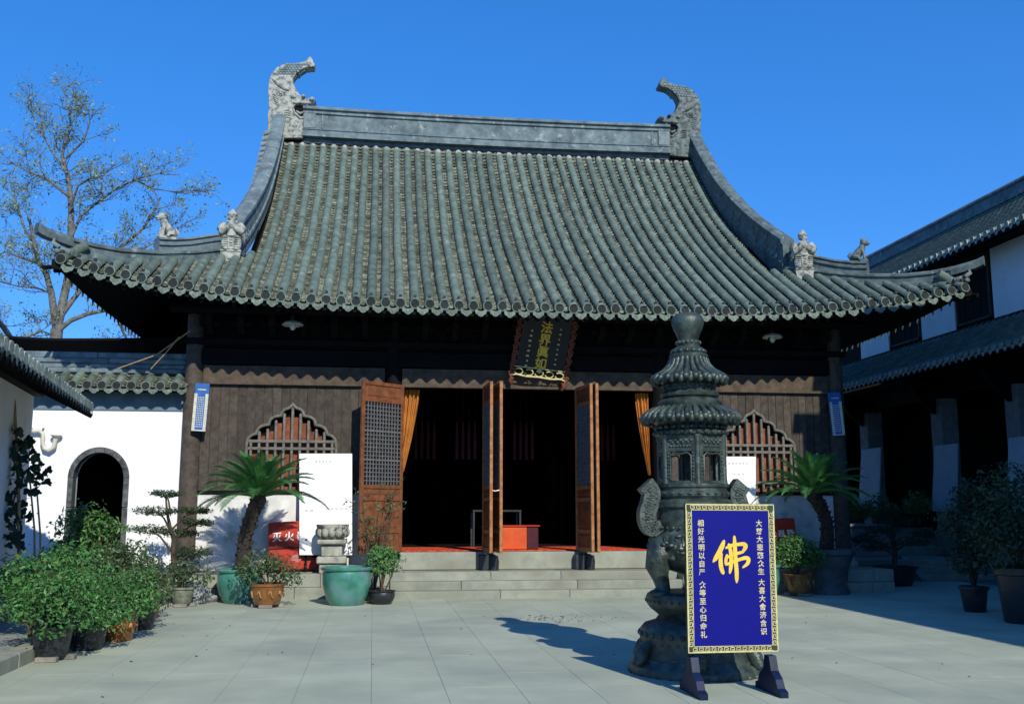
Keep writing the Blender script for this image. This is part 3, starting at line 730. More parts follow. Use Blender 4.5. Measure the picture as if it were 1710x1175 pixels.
# threshold, interior shell
b = MB(); b.box((.54, YW - .16, .44), (5.68, YW + .22, .78), .015); b.build('threshold', M['step'], hall)
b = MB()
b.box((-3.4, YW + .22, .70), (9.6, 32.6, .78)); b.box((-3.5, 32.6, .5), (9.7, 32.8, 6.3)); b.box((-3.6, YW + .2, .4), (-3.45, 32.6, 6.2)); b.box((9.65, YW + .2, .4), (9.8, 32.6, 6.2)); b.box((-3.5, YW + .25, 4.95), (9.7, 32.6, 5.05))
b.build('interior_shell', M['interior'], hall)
for x in (.9, 4.9):
    for y in (28,):
        b = MB(); b.lathe([(.2, .78), (.19, 4.9)], (x, y, 0), 14); b.build('interior_column', M['dark'], hall)
# platform and steps (its own thing: the stone terrace carries the hall)
terr = thing('stone_platform', 'low grey stone platform with three steps in front of the temple doors', 'platform', (CX, 19.4, 0))
b = MB(); b.box((-4.9, 19.62, 0), (10.3, 33, .36)); b.build('core', M['step'], terr)
def course(xa, xb, y0, y1, z0, z1, lens, name):
    x = xa; k = 0
    while x < xb - .05:
        l = min(lens[k % len(lens)] * rng.uniform(.9, 1.1), xb - x)
        if xb - x - l < .4: l = xb - x
        b = MB(); b.box((x + .003, y0 + rng.uniform(0, .006), z0), (x + l - .003, y1, z1 + rng.uniform(-.003, .003)), .012); b.build(name, M['step'], terr); x += l; k += 1
course(.34, 5.9, 18.92, 19.30, -.02, .14, [1.9, 1.4, 2.3], 'step_stone')
course(.34, 5.9, 19.27, 19.63, -.02, .285, [1.3, 2.2, 1.7], 'step_stone')
course(.34, 5.9, 19.60, 20.24, -.02, .44, [2.0, 1.5], 'step_stone')
course(-4.9, .33, 19.26, 19.7, -.02, .20, [1.2, .9, 1.5], 'edge_stone'); course(-4.9, .33, 19.28, 19.9, .204, .44, [1.4, 1.1], 'edge_stone'); course(-4.9, .33, 19.902, 20.36, .3, .437, [1.6, 1.2], 'edge_stone')
course(5.91, 10.2, 19.26, 19.7, -.02, .20, [1.2, .9, 1.5], 'edge_stone'); course(5.91, 10.2, 19.28, 19.9, .204, .44, [1.4, 1.1], 'edge_stone'); course(5.91, 10.2, 19.902, 20.36, .3, .437, [1.6, 1.2], 'edge_stone')

# --- door leaves
def leaf_door(w_, h_, hinge, ang, lattice=True, edgem=None):
    """leaf in its own frame: x from the hinge 0..w, z 0..h, front towards -y; turned about the hinge by ang."""
    T = Matrix.Translation(hinge) @ Matrix.Rotation(ang, 4, 'Z')
    th = .03
    b = MB(); b.M = T
    for x0, x1 in ((0, .075), (w_ - .075, w_)): b.box((x0, -th, 0), (x1, th, h_), .006)
    d = b.build('door_leaf', edgem or M['door'], hall)
    def part(name, m, fn):
        q = MB(); q.M = T; fn(q); return q.build(name, m, d)
    zr = [0, .09, .36, .43, 1.02, 1.09, 1.27, 1.34, 3.0 * h_ / 3.26, h_ - .07]
    rails = [(.0, .09), (.36, .43), (.98, 1.05), (1.21, 1.28), (h_ - .40, h_ - .33), (h_ - .07, h_)]
    for a, c in rails: part('rail', edgem or M['door'], lambda q: q.box((.076, -th + .002, a), (w_ - .076, th - .002, c), .006))
    for a, c in ((.09, .36), (.43, .98), (1.05, 1.21), (h_ - .33, h_ - .07)):
        part('panel', M['door'], lambda q: (q.box((.074, -.008, a), (w_ - .074, .008, c)), q.box((.12, -.018, a + .045), (w_ - .12, .018, c - .045), .010)))
    z0, z1 = 1.28, h_ - .40
    def lat(q):
        nx = max(6, int((w_ - .15) / .074)); nz = int((z1 - z0) / .078)
        for i in range(1, nx): x = .075 + (w_ - .15) * i / nx; q.box((x - .008, -.022, z0), (x + .008, .022, z1))
        for k in range(1, nz):
            z = z0 + (z1 - z0) * k / nz
            if k in (nz // 3, 2 * nz // 3): q.box((.075, -.026, z - .016), (w_ - .075, .026, z + .016))
            else: q.box((.075, -.018, z - .008), (w_ - .075, .018, z + .008))
    o = part('lattice', M['lattice'], lat); tag(o, kind='stuff')
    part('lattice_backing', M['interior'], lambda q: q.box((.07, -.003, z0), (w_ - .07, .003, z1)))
    return d
HD = 3.27
def hinge_at(px, Y=YW - .03): v = at(px, 910, Y); return (v.x, Y, .79)
A = Vector((-.25, 19.62)); Bq = Vector((.56, YW - .05)); dv = A - Bq
leaf_door(dv.length, HD, (Bq.x, Bq.y, .79), math.atan2(dv.y, dv.x))
def pair(x0, y0, x1, y1):
    v = Vector((x1 - x0, y1 - y0)); return v.length, math.atan2(v.y, v.x)
for (x0, x1) in ((2.18, 2.235), (2.34, 2.425), (4.07, 4.205), (4.22, 4.32)):
    l, a = pair(x0, YW - .04, x1, YW - .04 - .88); leaf_door(l, HD, (x0, YW - .04, .79), a, edgem=M['door_edge'])
b = MB(); b.box((2.23, YW - .06, .78), (2.33, YW + .1, 4.03)); b.build('mullion', M['dark'], hall)
b = MB(); b.box((4.09, YW - .06, .78), (4.2, YW + .1, 4.03)); b.build('mullion', M['dark'], hall)
for xx in (2.20, 4.10):
    b = MB(); b.box((xx - .14, YW - .34, .44), (xx + .20, YW - .165, .74), .02); b.lathe([(.08, .44), (.09, .6), (.07, .72)], (xx + .16, YW - .42, 0), 10); b.build('door_stone', M['blackpot'], hall)
b = MB(); b.tube([(2.25, 19.60, 1.98), (2.31, 19.50, 1.95), (2.38, 19.50, 1.97), (2.45, 19.52, 1.93)], .012, 5); b.build('door_tie', M['paper'], hall)

# ================================================================== THINGS ON AND IN THE HALL
# name plaque
PT = at(917, 527, 19.62); PB = at(897, 638, 20.22)
pl = thing('name_plaque', 'black vertical plaque with gold characters in red carved frame under the eave', 'plaque', tuple(PT))
up = (PT - PB); Hh = up.length; zax = up.normalized(); xax = Vector((1, 0, .0)); xax = (xax - zax * xax.dot(zax)).normalized(); yax = zax.cross(xax)
PM = Matrix(((xax.x, yax.x, zax.x, PB.x), (xax.y, yax.y, zax.y, PB.y), (xax.z, yax.z, zax.z, PB.z), (0, 0, 0, 1)))
def plq(name, m, fn, **k):
    q = MB(); q.M = PM; fn(q); return q.build(name, m, pl, **k)
HW = .50
plq('panel', M['plaque'], lambda q: q.box((-HW, -.02, .30), (HW, .04, Hh), .008))
def curls(q, x, s_):
    z = .06
    while z < Hh - .1:
        pts = [(x + s_ * (.02 + .055 * math.sin(t * 6.283)), -.03, z + .19 * t) for t in [i / 8 for i in range(9)]]
        q.tube(pts, .018, 5); q.tube([(x + s_ * (.05 + .04 * math.cos(t * 5.5)), -.045, z + .09 + .04 * math.sin(t * 5.5)) for t in [i / 8 for i in range(9)]], .012, 5); z += .185
    q.box((x - .012 - (.055 if s_ < 0 else 0), -.005, .02), (x + .012 + (.055 if s_ > 0 else 0), .03, Hh))
for s_ in (-1, 1): plq('carved_border', M['plaque_red'], lambda q: curls(q, s_ * (HW + .03), s_))
plq('carved_top', M['plaque_red'], lambda q: [q.tube([(-.72 + k * .18, -.04, Hh + .0), (-.64 + k * .18, -.06, Hh + .05), (-.56 + k * .18, -.04, Hh)], .022, 5) for k in range(8)])
def botm(q):
    q.box((-HW - .02, -.035, .285), (HW + .02, -.022, .305))
    for k in range(5):
        cx_ = -.42 + k * .21
        q.tube([(cx_ + .085 * math.cos(t), -.035, .195 + .065 * math.sin(t)) for t in [3.4 + i * .48 for i in range(12)]], .014, 5)
    q.tube([(-.58, -.035, .10), (-.45, -.035, .13), (-.25, -.035, .105), (0, -.035, .12), (.25, -.035, .105), (.45, -.035, .13), (.58, -.035, .10)], .020, 6)
    q.ball((0, -.04, .25), (.05, .02, .045))
plq('gold_bottom_scroll', M['gold_pale'], botm)
for s_ in (-1, 1): plq('foot_scroll', M['plaque_red'], lambda q: (q.tube([(s_ * .52, -.02, .06), (s_ * .56, -.03, -.02), (s_ * .52, -.03, -.10)], [.05, .055, .03], 7), q.ball((s_ * .55, -.03, -.03), .05)))
def ptxt(q):
    for k, ch in enumerate('法界眞如'): write(q, ch, 0.0, Hh - .24 - k * .25, .25, -.024, .02)
plq('characters', M['gold'], ptxt)
def ptxt2(q):
    for k in range(8): write(q, '康熙丙子年仲春吉'[k], -.30, Hh - .35 - k * .105, .06, -.024, .01) if False else q.box((-.305 - .012 * (k % 3), -.025, Hh - .36 - k * .105), (-.27, -.0205, Hh - .325 - k * .105))
    for k in range(8): q.box((.27, -.025, Hh - .26 - k * .105), (.30 + .01 * (k % 2), -.0205, Hh - .232 - k * .105))
plq('small_inscription', M['gold_pale'], ptxt2)

# lamps under the eave
def lamp(px, py, Y, label, zc):
    p = at(px, py, Y); t = thing('eave_lamp', label, 'lamp', (p.x, p.y, p.z), 'lamps hung under the temple eave')
    b = MB(); b.lathe([(.20, -.03), (.205, -.01), (.17, .035), (.08, .06), (.05, .065)], tuple(p), 20, cap=False); b.lathe([(.195, -.028), (.05, .05)], tuple(p), 20, cap=False); b.build('shade', M['enamel'], t, sharp=40)
    b = MB(); b.lathe([(.045, .06), (.05, .12), (.03, .16)], tuple(p), 12); b.tube([p + Vector((0, 0, .15)), p + Vector((0, 0, zc - p.z))], .007, 5); b.build('holder', M['iron'], t)
    b = MB(); b.lathe([(.045, .03), (.06, -.03), (.055, -.08), (.03, -.115), (.008, -.125)], tuple(p), 14); b.build('bulb', M['glass'], t)
lamp(489, 541, 19.75, 'cream enamel eave lamp hanging above the left lattice window', 5.6)
lamp(1290, 562, 19.75, 'cream enamel eave lamp hanging above the right lattice window', 5.6)

# couplet boards on the end columns
def couplet(px, py0, py1, Y, label, tilt):
    a = at(px, py0, Y); c = at(px, py1, Y); h = a.z - c.z
    t = thing('notice_board', label, 'board', (a.x, Y, c.z), 'blue notice boards on the end columns')
    T = Matrix.Translation((a.x, Y, c.z)) @ Matrix.Rotation(tilt, 4, 'Y')
    q = MB(); q.M = T; q.box((-.135, -.02, 0), (.135, .03, h), .006); q.build('board', M['sign_blue'], t)
    for s_ in (-1, 1): q = MB(); q.M = T; q.box((s_ * .075, -.026, .03), (s_ * .132, -.0205, h - .2)); q.build('edge_strip', M['sign_pale'], t)
    q = MB(); q.M = T; q.box((-.132, -.026, .005), (.132, -.0205, .03)); q.build('edge_strip', M['sign_pale'], t)
    q = MB(); q.M = T
    for k in range(14):
        for j in range(4): q.box((-.06 + j * .032, -.0225, .08 + k * (h - .32) / 14), (-.04 + j * .032, -.0205, .08 + k * (h - .32) / 14 + .022))
    q.box((-.08, -.0225, h - .13), (.08, -.0205, h - .11)); tag(q.build('printed_lines', M['sign_pale'], t), kind='stuff')
couplet(335, 640, 720, YW - .24, 'blue notice board with pale edges on the left end column', R(2.5))
couplet(1397, 655, 727, YW - .24, 'blue notice board with pale edges on the right end column', R(-4))

# curtains
def curtain(xt0, xt1, xb0, xb1, zt, zb, Y, label):
    t = MB(); P = []
    for k in range(17):
        s_ = k / 16; z = zt + (zb - zt) * s_; e = s_ ** 1.3; row = []
        for j in range(33):
            q = j / 32; x = (xt0 + (xt1 - xt0) * q) * (1 - e) + (xb0 + (xb1 - xb0) * q) * e
            row.append(Vector((x, Y + .045 * math.sin(q * 26 + s_ * 1.5) * (1 - .4 * s_) + .02 * math.sin(q * 9), z)))
        P.append(row)
    t.grid(P); P2 = [[p + Vector((0, .012, 0)) for p in r_] for r_ in P]; t.grid(P2)
    o = t.build('curtain', M['curtain'], loc=((xb0 + xb1) / 2, Y, zb)); tag(o, label, 'curtain', 'ochre curtains tied back at the doors')
curtain(.56, .90, .50, .60, 4.0, 2.35, YW + .16, 'ochre tied-back curtain behind the opened lattice door leaf')
curtain(5.36, 5.66, 5.62, 5.68, 4.0, 2.3, YW + .16, 'ochre tied-back curtain at the right edge of the doorway behind the burner')
# red carpet, box, altar table, banners
b = MB(); b.box((.6, YW + .225, .785), (5.6, 22.6, .80)); tag(b.build('carpet', M['carpet'], loc=(3, 21.5, .785)), 'red patterned carpet on the floor just inside the threshold', 'carpet')
q0 = at(842, 905, 20.95)
bx = thing('offering_box', 'low orange-red cloth-covered box standing inside the centre doorway', 'box', (q0.x + .35, 21.2, .80))
b = MB(); b.box((q0.x - .3, 20.9, .805), (q0.x + .46, 21.5, 1.26), .01); b.build('box_body', M['orange_red'], bx)
b = MB(); b.box((q0.x + .461, 20.905, .805), (q0.x + .70, 21.5, 1.255), .01); b.build('dark_side', M['maroon'], bx)  # darker maroon right end of the box
b = MB(); b.box((q0.x - .32, 20.87, 1.261), (q0.x + .73, 21.55, 1.285), .006); b.build('lid', M['red'], bx)
at_ = thing('altar_table', 'dim dark altar table with thin metal frame deep inside the doorway', 'table', (2.6, 23, .79))
b = MB(); b.box((2.2, 22.8, 1.55), (3.3, 23.4, 1.6), .01); b.build('table_top', M['blackpot'], at_)
for x in (2.23, 3.27):
    for y in (22.83, 23.37): b = MB(); b.box((x - .02, y - .02, .78), (x + .02, y + .02, 1.55)); b.build('leg', M['blackpot'], at_)
for i, (x, lab) in enumerate(((.95, 'dull pink streamers hanging in the dark behind the left opening'), (1.9, 'dull pink streamers hanging left of the folded door leaves'), (3.25, 'dull pink streamers hanging above the orange-red box'), (5.2, 'dull pink streamers hanging behind the right opening'))):
    t = thing('hanging_streamer', lab, 'streamer', (x, 23.6, 2.6), 'pink streamers inside the hall')
    for k in range(4):
        b = MB(); b.tube([(x + k * .14, 23.6, 2.75), (x + k * .14, 23.6, 3.3), (x + k * .14, 23.6, 3.62)], [.04, .04, .02], 7); b.tube([(x + k * .14, 23.6, 3.6), (x + k * .14, 23.6, 4.95)], .005, 4); b.build('strip', M['pink'], t)
# white display boards
def display(pxl, pxr, pyt, pyb, Yb, Yt, label, lines):
    tl = at(pxl, pyt, Yt); tr = at(pxr, pyt, Yt); br = at(pxr, pyb, Yb); bl = at(pxl, pyb, Yb)
    t = thing('display_board', label, 'board', ((bl.x + br.x) / 2, Yb, .44))
    n = (tr - tl).cross(bl - tl).normalized()
    if n.y > 0: n = -n
    b = MB(); k = [tl, tr, br, bl]; b.add(k + [p - n * .03 for p in k], [(0, 1, 2, 3), (7, 6, 5, 4), (0, 4, 5, 1), (1, 5, 6, 2), (2, 6, 7, 3), (3, 7, 4, 0)]); b.build('board', M['paper'], t)
    ln = MB()
    for (v, u0, u1, nseg) in lines:
        for i in range(nseg):
            a = u0 + (u1 - u0) * i / nseg; c = a + (u1 - u0) / nseg * .6
            def pp(u, v_): return tl.lerp(tr, u).lerp(bl.lerp(br, u), v_) + n * .002
            ln.add([pp(a, v), pp(c, v), pp(c, v + .022), pp(a, v + .022)], [(0, 1, 2, 3)])
    tag(ln.build('faint_print', M['greytext'], t), kind='stuff')
    b = MB()
    for p in (bl.lerp(br, .12), bl.lerp(br, .88)): b.box((p.x - .02, Yb + .03, .44), (p.x + .02, Yb + .07, p.z + .3))
    b.box((bl.x + .05, Yb + .03, bl.z - .06), (br.x - .05, Yb + .06, bl.z - .02)); b.build('stand_rails', M['dark'], t)
display(500, 588, 757, 926, 19.9, 20.12, 'tall white display board with faint print left of the opened door', [(.07, .3, .62, 5), (.54, .5, .95, 5), (.56, .1, .3, 2)])
display(1208, 1262, 762, 905, 19.95, 20.15, 'white display board with faint print behind the incense burner', [(.07, .15, .8, 6), (.2, .3, .7, 3)])
# fire extinguisher boxes
def firebox(px0, px1, py0, py1, Y, label, chars):
    a = at(px0, py0, Y); c = at(px1, py1, Y); w_ = c.x - a.x; h = a.z - .44
    t = thing('extinguisher_box', label, 'fire box', ((a.x + c.x) / 2, Y + .12, .44), 'red fire extinguisher boxes on the platform')
    T = Matrix.Translation((a.x, Y, .44)) @ Matrix.Rotation(R(-3), 4, 'Y')
    q = MB(); q.M = T; q.box((0, 0, .01), (w_, .24, h), .012); q.build('cabinet', M['red'], t)
    q = MB(); q.M = T; q.box((.02, -.012, .03), (w_ - .02, .0, h * .42), .004); q.build('lower_door', M['red'], t)
    q = MB(); q.M = T; q.box((0.0, -.02, h * .455), (w_, .0, h * .48), .004); q.build('shelf_edge', M['maroon'], t)
    q = MB(); q.M = T
    s_ = w_ / (len(chars) + .4)
    for k, ch in enumerate(chars): write(q, ch, s_ * (k + .7), h * .70, s_ * .8, -.004, .02)
    q.build('characters', M['paper'], t)
    q = MB(); q.M = T
    for j in range(3): q.tube([(w_ * .5 + (.03 + .03 * j) * math.cos(t_), -.015, h * .24 + (.02 + .02 * j) * math.sin(t_)) for t_ in [i * .6 for i in range(11)]], .005, 4)
    q.build('emblem', M['greytext'], t)
    return t
firebox(452, 540, 872, 940, 20.02, 'red extinguisher box with white lettering partly behind the white display board', '灭火器箱')
firebox(1268, 1334, 868, 935, 19.95, 'shaded red extinguisher box with white lettering behind the right teal pot', '灭火器箱')

# ================================================================== INCENSE BURNER
BX, BY = 3.26, 10.25
def bz(y): return at(1153, y, BY).z
def br_(px): return px / 163.0
burner = thing('incense_burner', 'tall dark bronze incense burner with two tiled roofs and S-shaped handles', 'incense burner', (BX, BY, 0))
def lp(name, rows, n=40, rfun=None, sharp=40, ext=None):
    b = MB(); b.lathe([(br_(r_), bz(y)) for y, r_ in rows], (BX, BY, 0), n, rfun=rfun)
    if ext: ext(b)
    return b.build(name, M['bronze'], burner, sharp=sharp)
def ring_balls(b, y, rpx, n, rad, sq=1.0):
    for k in range(n):
        a = 2 * math.pi * k / n; b.ball((BX + br_(rpx) * math.cos(a), BY + br_(rpx) * math.sin(a), bz(y)), (rad, rad, rad * sq), 7, 5)
lp('base_disc', [(1132, 104), (1126, 110), (1112, 111), (1104, 106), (1100, 100), (1094, 98)], 48, ext=lambda b: ring_balls(b, 1118, 108, 36, .035, .8))
lp('lower_drum', [(1096, 96), (1088, 94), (1075, 90), (1062, 92), (1048, 91), (1040, 84), (1034, 66), (1026, 60)], 48, ext=lambda b: (ring_balls(b, 1055, 91, 30, .03), ring_balls(b, 1068, 90, 40, .018)))
for k in range(6):
    a = R(k * 60 + 15); b = MB(); p = lambda r_, y: Vector((BX + br_(r_) * math.cos(a), BY + br_(r_) * math.sin(a), bz(y)))
    b.tube([p(90, 1070), p(100, 1082), p(106, 1094), p(112, 1104)], [.05, .075, .07, .05], 8); b.ball(p(104, 1086), (.07, .07, .05)); b.build('bracket_foot', M['bronze'], burner)
lp('upper_drum', [(1030, 58), (1024, 62), (1014, 74), (1006, 80), (996, 81), (990, 78), (986, 60)], 48, ext=lambda b: ring_balls(b, 1001, 80, 40, .018))
for k in range(3):                                           # beast legs of the cauldron
    a = R(197 + 120 * k); p = lambda r_, y: Vector((BX + br_(r_) * math.cos(a), BY + br_(r_) * math.sin(a), bz(y)))
    b = MB(); b.tube([p(52, 905), p(66, 925), p(72, 945), p(66, 962), p(62, 978), p(66, 990)], [.14, .15, .125, .085, .075, .10], 10)
    b.ball(p(80, 925), (.07, .07, .06)); b.ball(p(84, 935), (.035, .035, .03)); b.ball(p(70, 988), (.11, .11, .045))
    for q in (-1, 1): b.ball(p(78, 915) + Vector((-math.sin(a), math.cos(a), 0)) * .06 * q, .03)
    b.build('beast_leg', M['bronze'], burner, sharp=60)
def belly(b):
    ring_balls(b, 880, 64, 34, .016)
    for k in range(150):
        a = rng.uniform(0, 6.28); y = rng.uniform(893, 932); rr = 70 + (2 if 900 < y < 925 else -3)
        c = Vector((BX + br_(rr) * math.cos(a), BY + br_(rr) * math.sin(a), bz(y))); b.ball(c, (rng.uniform(.02, .045),) * 2 + (rng.uniform(.015, .035),), 6, 4)
    for k in range(14):
        a = 2 * math.pi * k / 14
        b.tube([(BX + br_(71) * math.cos(a + t * .05 + .1 * math.sin(t)), BY + br_(71) * math.sin(a + t * .05 + .1 * math.sin(t)), bz(905 + 12 * math.cos(t))) for t in [i * .7 for i in range(9)]], .014, 5)
lp('bowl', [(958, 20), (950, 46), (938, 62), (922, 70), (905, 72), (892, 69), (884, 60), (878, 62), (870, 64), (858, 62), (850, 61), (846, 66), (838, 66), (834, 62), (830, 50)], 48, ext=belly)
# handles
for s_ in (-1, 1):
    b = MB()
    pts = [(62, 872), (76, 877), (86, 868), (88, 852), (82, 836), (72, 822), (76, 806)] if s_ < 0 else [(60, 872), (72, 876), (80, 866), (79, 850), (70, 838), (68, 822), (82, 806)]
    P = [Vector((BX + s_ * br_(a), BY - .05, bz(y))) for a, y in [(58, 874), (70, 882), (80, 874), (82, 856), (76, 838), (74, 822), (84, 808)]]
    cr = []
    for i in range(len(P) - 1):
        for q in range(4):
            t = q / 4; p0 = P[max(0, i - 1)]; p1 = P[i]; p2 = P[i + 1]; p3 = P[min(len(P) - 1, i + 2)]
            cr.append(.5 * ((2 * p1) + (p2 - p0) * t + (2 * p0 - 5 * p1 + 4 * p2 - p3) * t * t + (3 * p1 - p0 - 3 * p2 + p3) * t ** 3))
    cr.append(P[-1]); V = []
    for i, p in enumerate(cr):
        t = (cr[min(i + 1, len(cr) - 1)] - cr[max(0, i - 1)]).normalized(); nn = Vector((t.z, 0, -t.x)); hw = .085 if i > 6 else .05 + .006 * i
        for (u_, v_) in ((-1, -1), (1, -1), (1, 1), (-1, 1)): V.append(p + nn * hw * u_ + Vector((0, .07 * v_, 0)))
    k = len(cr)
    b.add(V, [(i * 4 + j, i * 4 + (j + 1) % 4, (i + 1) * 4 + (j + 1) % 4, (i + 1) * 4 + j) for i in range(k - 1) for j in range(4)], False)
    b.add(V[:4], [(0, 1, 2, 3)]); b.add(V[-4:], [(0, 1, 2, 3)])
    hd = b.build('handle', M['bronze'], burner)
    b = MB()                                                  # raised fret on the faces
    for i in range(3, k - 2, 2):
        p = cr[i]; t = (cr[i + 1] - cr[i - 1]).normalized(); nn = Vector((t.z, 0, -t.x))
        for yy in (-.074, .074):
            f = lambda a, c: p + nn * a + t * c + Vector((0, yy, 0))
            b.tube([f(-.06, -.03), f(.05, -.03), f(.05, .02), f(-.03, .02), f(-.03, -.008), f(.02, -.008)], .006, 4)
    b.build('fret', M['bronze'], hd)
lp('rim_course', [(838, 56), (832, 58), (828, 62), (822, 62), (819, 58), (816, 58), (813, 61), (808, 61), (806, 52)], 48, ext=lambda b: ring_balls(b, 824, 61, 26, .028, .6))
# six-sided lantern chamber: corner posts, carved frames with real openings
NS = 6; A0 = R(23); RP = br_(56)
ztop, zbot = bz(728), bz(808)
cor = [Vector((BX + RP * math.cos(A0 + k * math.pi / 3), BY + RP * math.sin(A0 + k * math.pi / 3), 0)) for k in range(NS)]
for k in range(NS):
    c = cor[k]; b = MB(); b.lathe([(.036, zbot), (.03, zbot + .05), (.03, ztop - .06), (.04, ztop)], (c.x, c.y, 0), 12); b.build('corner_post', M['bronze'], burner)
    d = cor[(k + 1) % NS]; t = (d - c).normalized(); n = Vector((t.y, -t.x, 0)); L_ = (d - c).length
    b = MB(); b.M = Matrix(((t.x, n.x, 0, c.x), (t.y, n.y, 0, c.y), (0, 0, 1, 0), (0, 0, 0, 1)))
    zo0, zo1 = zbot + .03, bz(756)
    b.box((.02, -.025, zbot), (L_ - .02, .02, zo0), .004); b.box((.02, -.025, zo1), (L_ - .02, .02, ztop), .004)
    b.box((.02, -.025, zo0), (.062, .02, zo1), .004); b.box((L_ - .062, -.025, zo0), (L_ - .02, .02, zo1), .004)
    b.tube([(.062, .022, zo0), (.062, .022, zo1 - .04), (.10, .022, zo1 - .012), (L_ / 2, .022, zo1 - .025), (L_ - .10, .022, zo1 - .012), (L_ - .062, .022, zo1 - .04), (L_ - .062, .022, zo0)], .010, 5)
    for q in range(8): b.ball((.042, .022, zo0 + .03 + q * .035), (.012, .012, .012), 5, 4); b.ball((L_ - .042, .022, zo0 + .03 + q * .035), (.014, .014, .014), 5, 4)
    for q in range(9): b.ball((.06 + q * (L_ - .12) / 8, .022, ztop - .06 - .02 * (q % 2)), (.022, .016, .018), 6, 4)
    for q in range(7): b.ball((.07 + q * (L_ - .14) / 6, .022, ztop - .12), (.018, .012, .012), 5, 4)
    b.build('window_frame', M['bronze'], burner)
lp('chamber_floor', [(810, 50), (804, 50)], 24)
lp('cornice', [(730, 50), (727, 60), (721, 61), (718, 55), (712, 54), (706, 62), (700, 63), (698, 50)], 48, ext=lambda b: (ring_balls(b, 715, 57, 24, .03, .8), ring_balls(b, 724, 61, 30, .02)))
def tiled(name, rows, n):
    o = lp(name, rows, 48, sharp=60)
    rim = rows[-2]; top = rows[1]
    for k in range(n):
        a = 2 * math.pi * (k + .5) / n; ca, sa = math.cos(a), math.sin(a)
        b = MB(); b.tube([(BX + br_(r_ + 1) * ca, BY + br_(r_ + 1) * sa, bz(y - 1.5)) for y, r_ in rows[1:-1]], [.024 + .010 * i / len(rows) for i in range(len(rows) - 2)], 7)
        a2 = 2 * math.pi * k / n; r_ = br_(rim[1] - 1)
        b.ball((BX + r_ * math.cos(a2), BY + r_ * math.sin(a2), bz(rim[0] + 4)), (.035, .035, .045), 7, 5)
        r2 = br_((rim[1] * .62 + rows[-3][1] * .38) - 4); b.ball((BX + r2 * math.cos(a2), BY + r2 * math.sin(a2), bz(rim[0] - 2)), (.036, .036, .036), 6, 4)
        b.ball((BX + (r_ + .01) * ca, BY + (r_ + .01) * sa, bz(rim[0] + 1)), (.036, .036, .036), 7, 5)
        b.build('tile_rib', M['bronze'], o, sharp=60)
tiled('lower_roof', [(678, 46), (684, 58), (689, 68), (694, 76), (699, 80), (706, 62)], 34)
lp('ring_moulding', [(682, 50), (678, 53), (672, 54), (668, 50), (666, 44), (663, 49), (659, 50), (656, 46), (652, 42)], 40)
lp('upper_chamber', [(658, 41), (654, 42), (640, 41), (636, 46), (632, 30)], 40, ext=lambda b: (ring_balls(b, 645, 42, 18, .035, .7), ring_balls(b, 652, 42, 26, .016)))
tiled('upper_roof', [(592, 24), (600, 28), (612, 33), (622, 42), (629, 54), (633, 61), (640, 46)], 24)
lp('neck', [(602, 30), (598, 33), (594, 33), (591, 28), (587, 30), (583, 26), (579, 19), (575, 20), (571, 17)], 36, ext=lambda b: (ring_balls(b, 588, 27, 16, .03, .8), ring_balls(b, 573, 19, 16, .022)))
lp('finial', [(572, 17), (566, 18), (558, 21), (550, 25), (542, 27.5), (535, 27.5), (529, 25), (525, 19), (523, 8)], 36)

# ================================================================== SIGN BOARD
SY = 8.98
TL, TR_, BR_, BL_ = at(1143, 842, SY), at(1291, 839, SY + .05), at(1297, 1085, SY + .05), at(1150, 1092, SY)
sgn_t = thing('sign_board', 'blue standing sign with one big gold character and gold fret border', 'sign board', ((BL_.x + BR_.x) / 2, SY, 0))
sw = (TR_ - TL).length; sh = (TL - BL_).length; bc = (BL_ + BR_) / 2
zx = ((TL + TR_) / 2 - bc).normalized(); xx_ = (BR_ - BL_).normalized(); xx_ = (xx_ - zx * xx_.dot(zx)).normalized(); yx = zx.cross(xx_)
SM = Matrix(((xx_.x, yx.x, zx.x, bc.x), (xx_.y, yx.y, zx.y, bc.y), (xx_.z, yx.z, zx.z, bc.z), (0, 0, 0, 1)))
def sg(name, m, fn, kind=None):
    q = MB(); q.M = SM; fn(q); o = q.build(name, m, sgn_t); 
    if kind: o['kind'] = kind
    return o
W2, SHH = sw / 2, sh
sg('panel', M['blue'], lambda q: q.box((-W2 + .055, -.012, .055), (W2 - .055, .02, SHH - .055)))
def frame(q):
    q.box((-W2, -.016, 0), (-W2 + .06, .025, SHH), .003); q.box((W2 - .06, -.016, 0), (W2, .025, SHH), .003)
    q.box((-W2 + .06, -.016, 0), (W2 - .06, .025, .06), .003); q.box((-W2 + .06, -.016, SHH - .06), (W2 - .06, .025, SHH), .003)
sg('frame', M['green_dark'], frame)
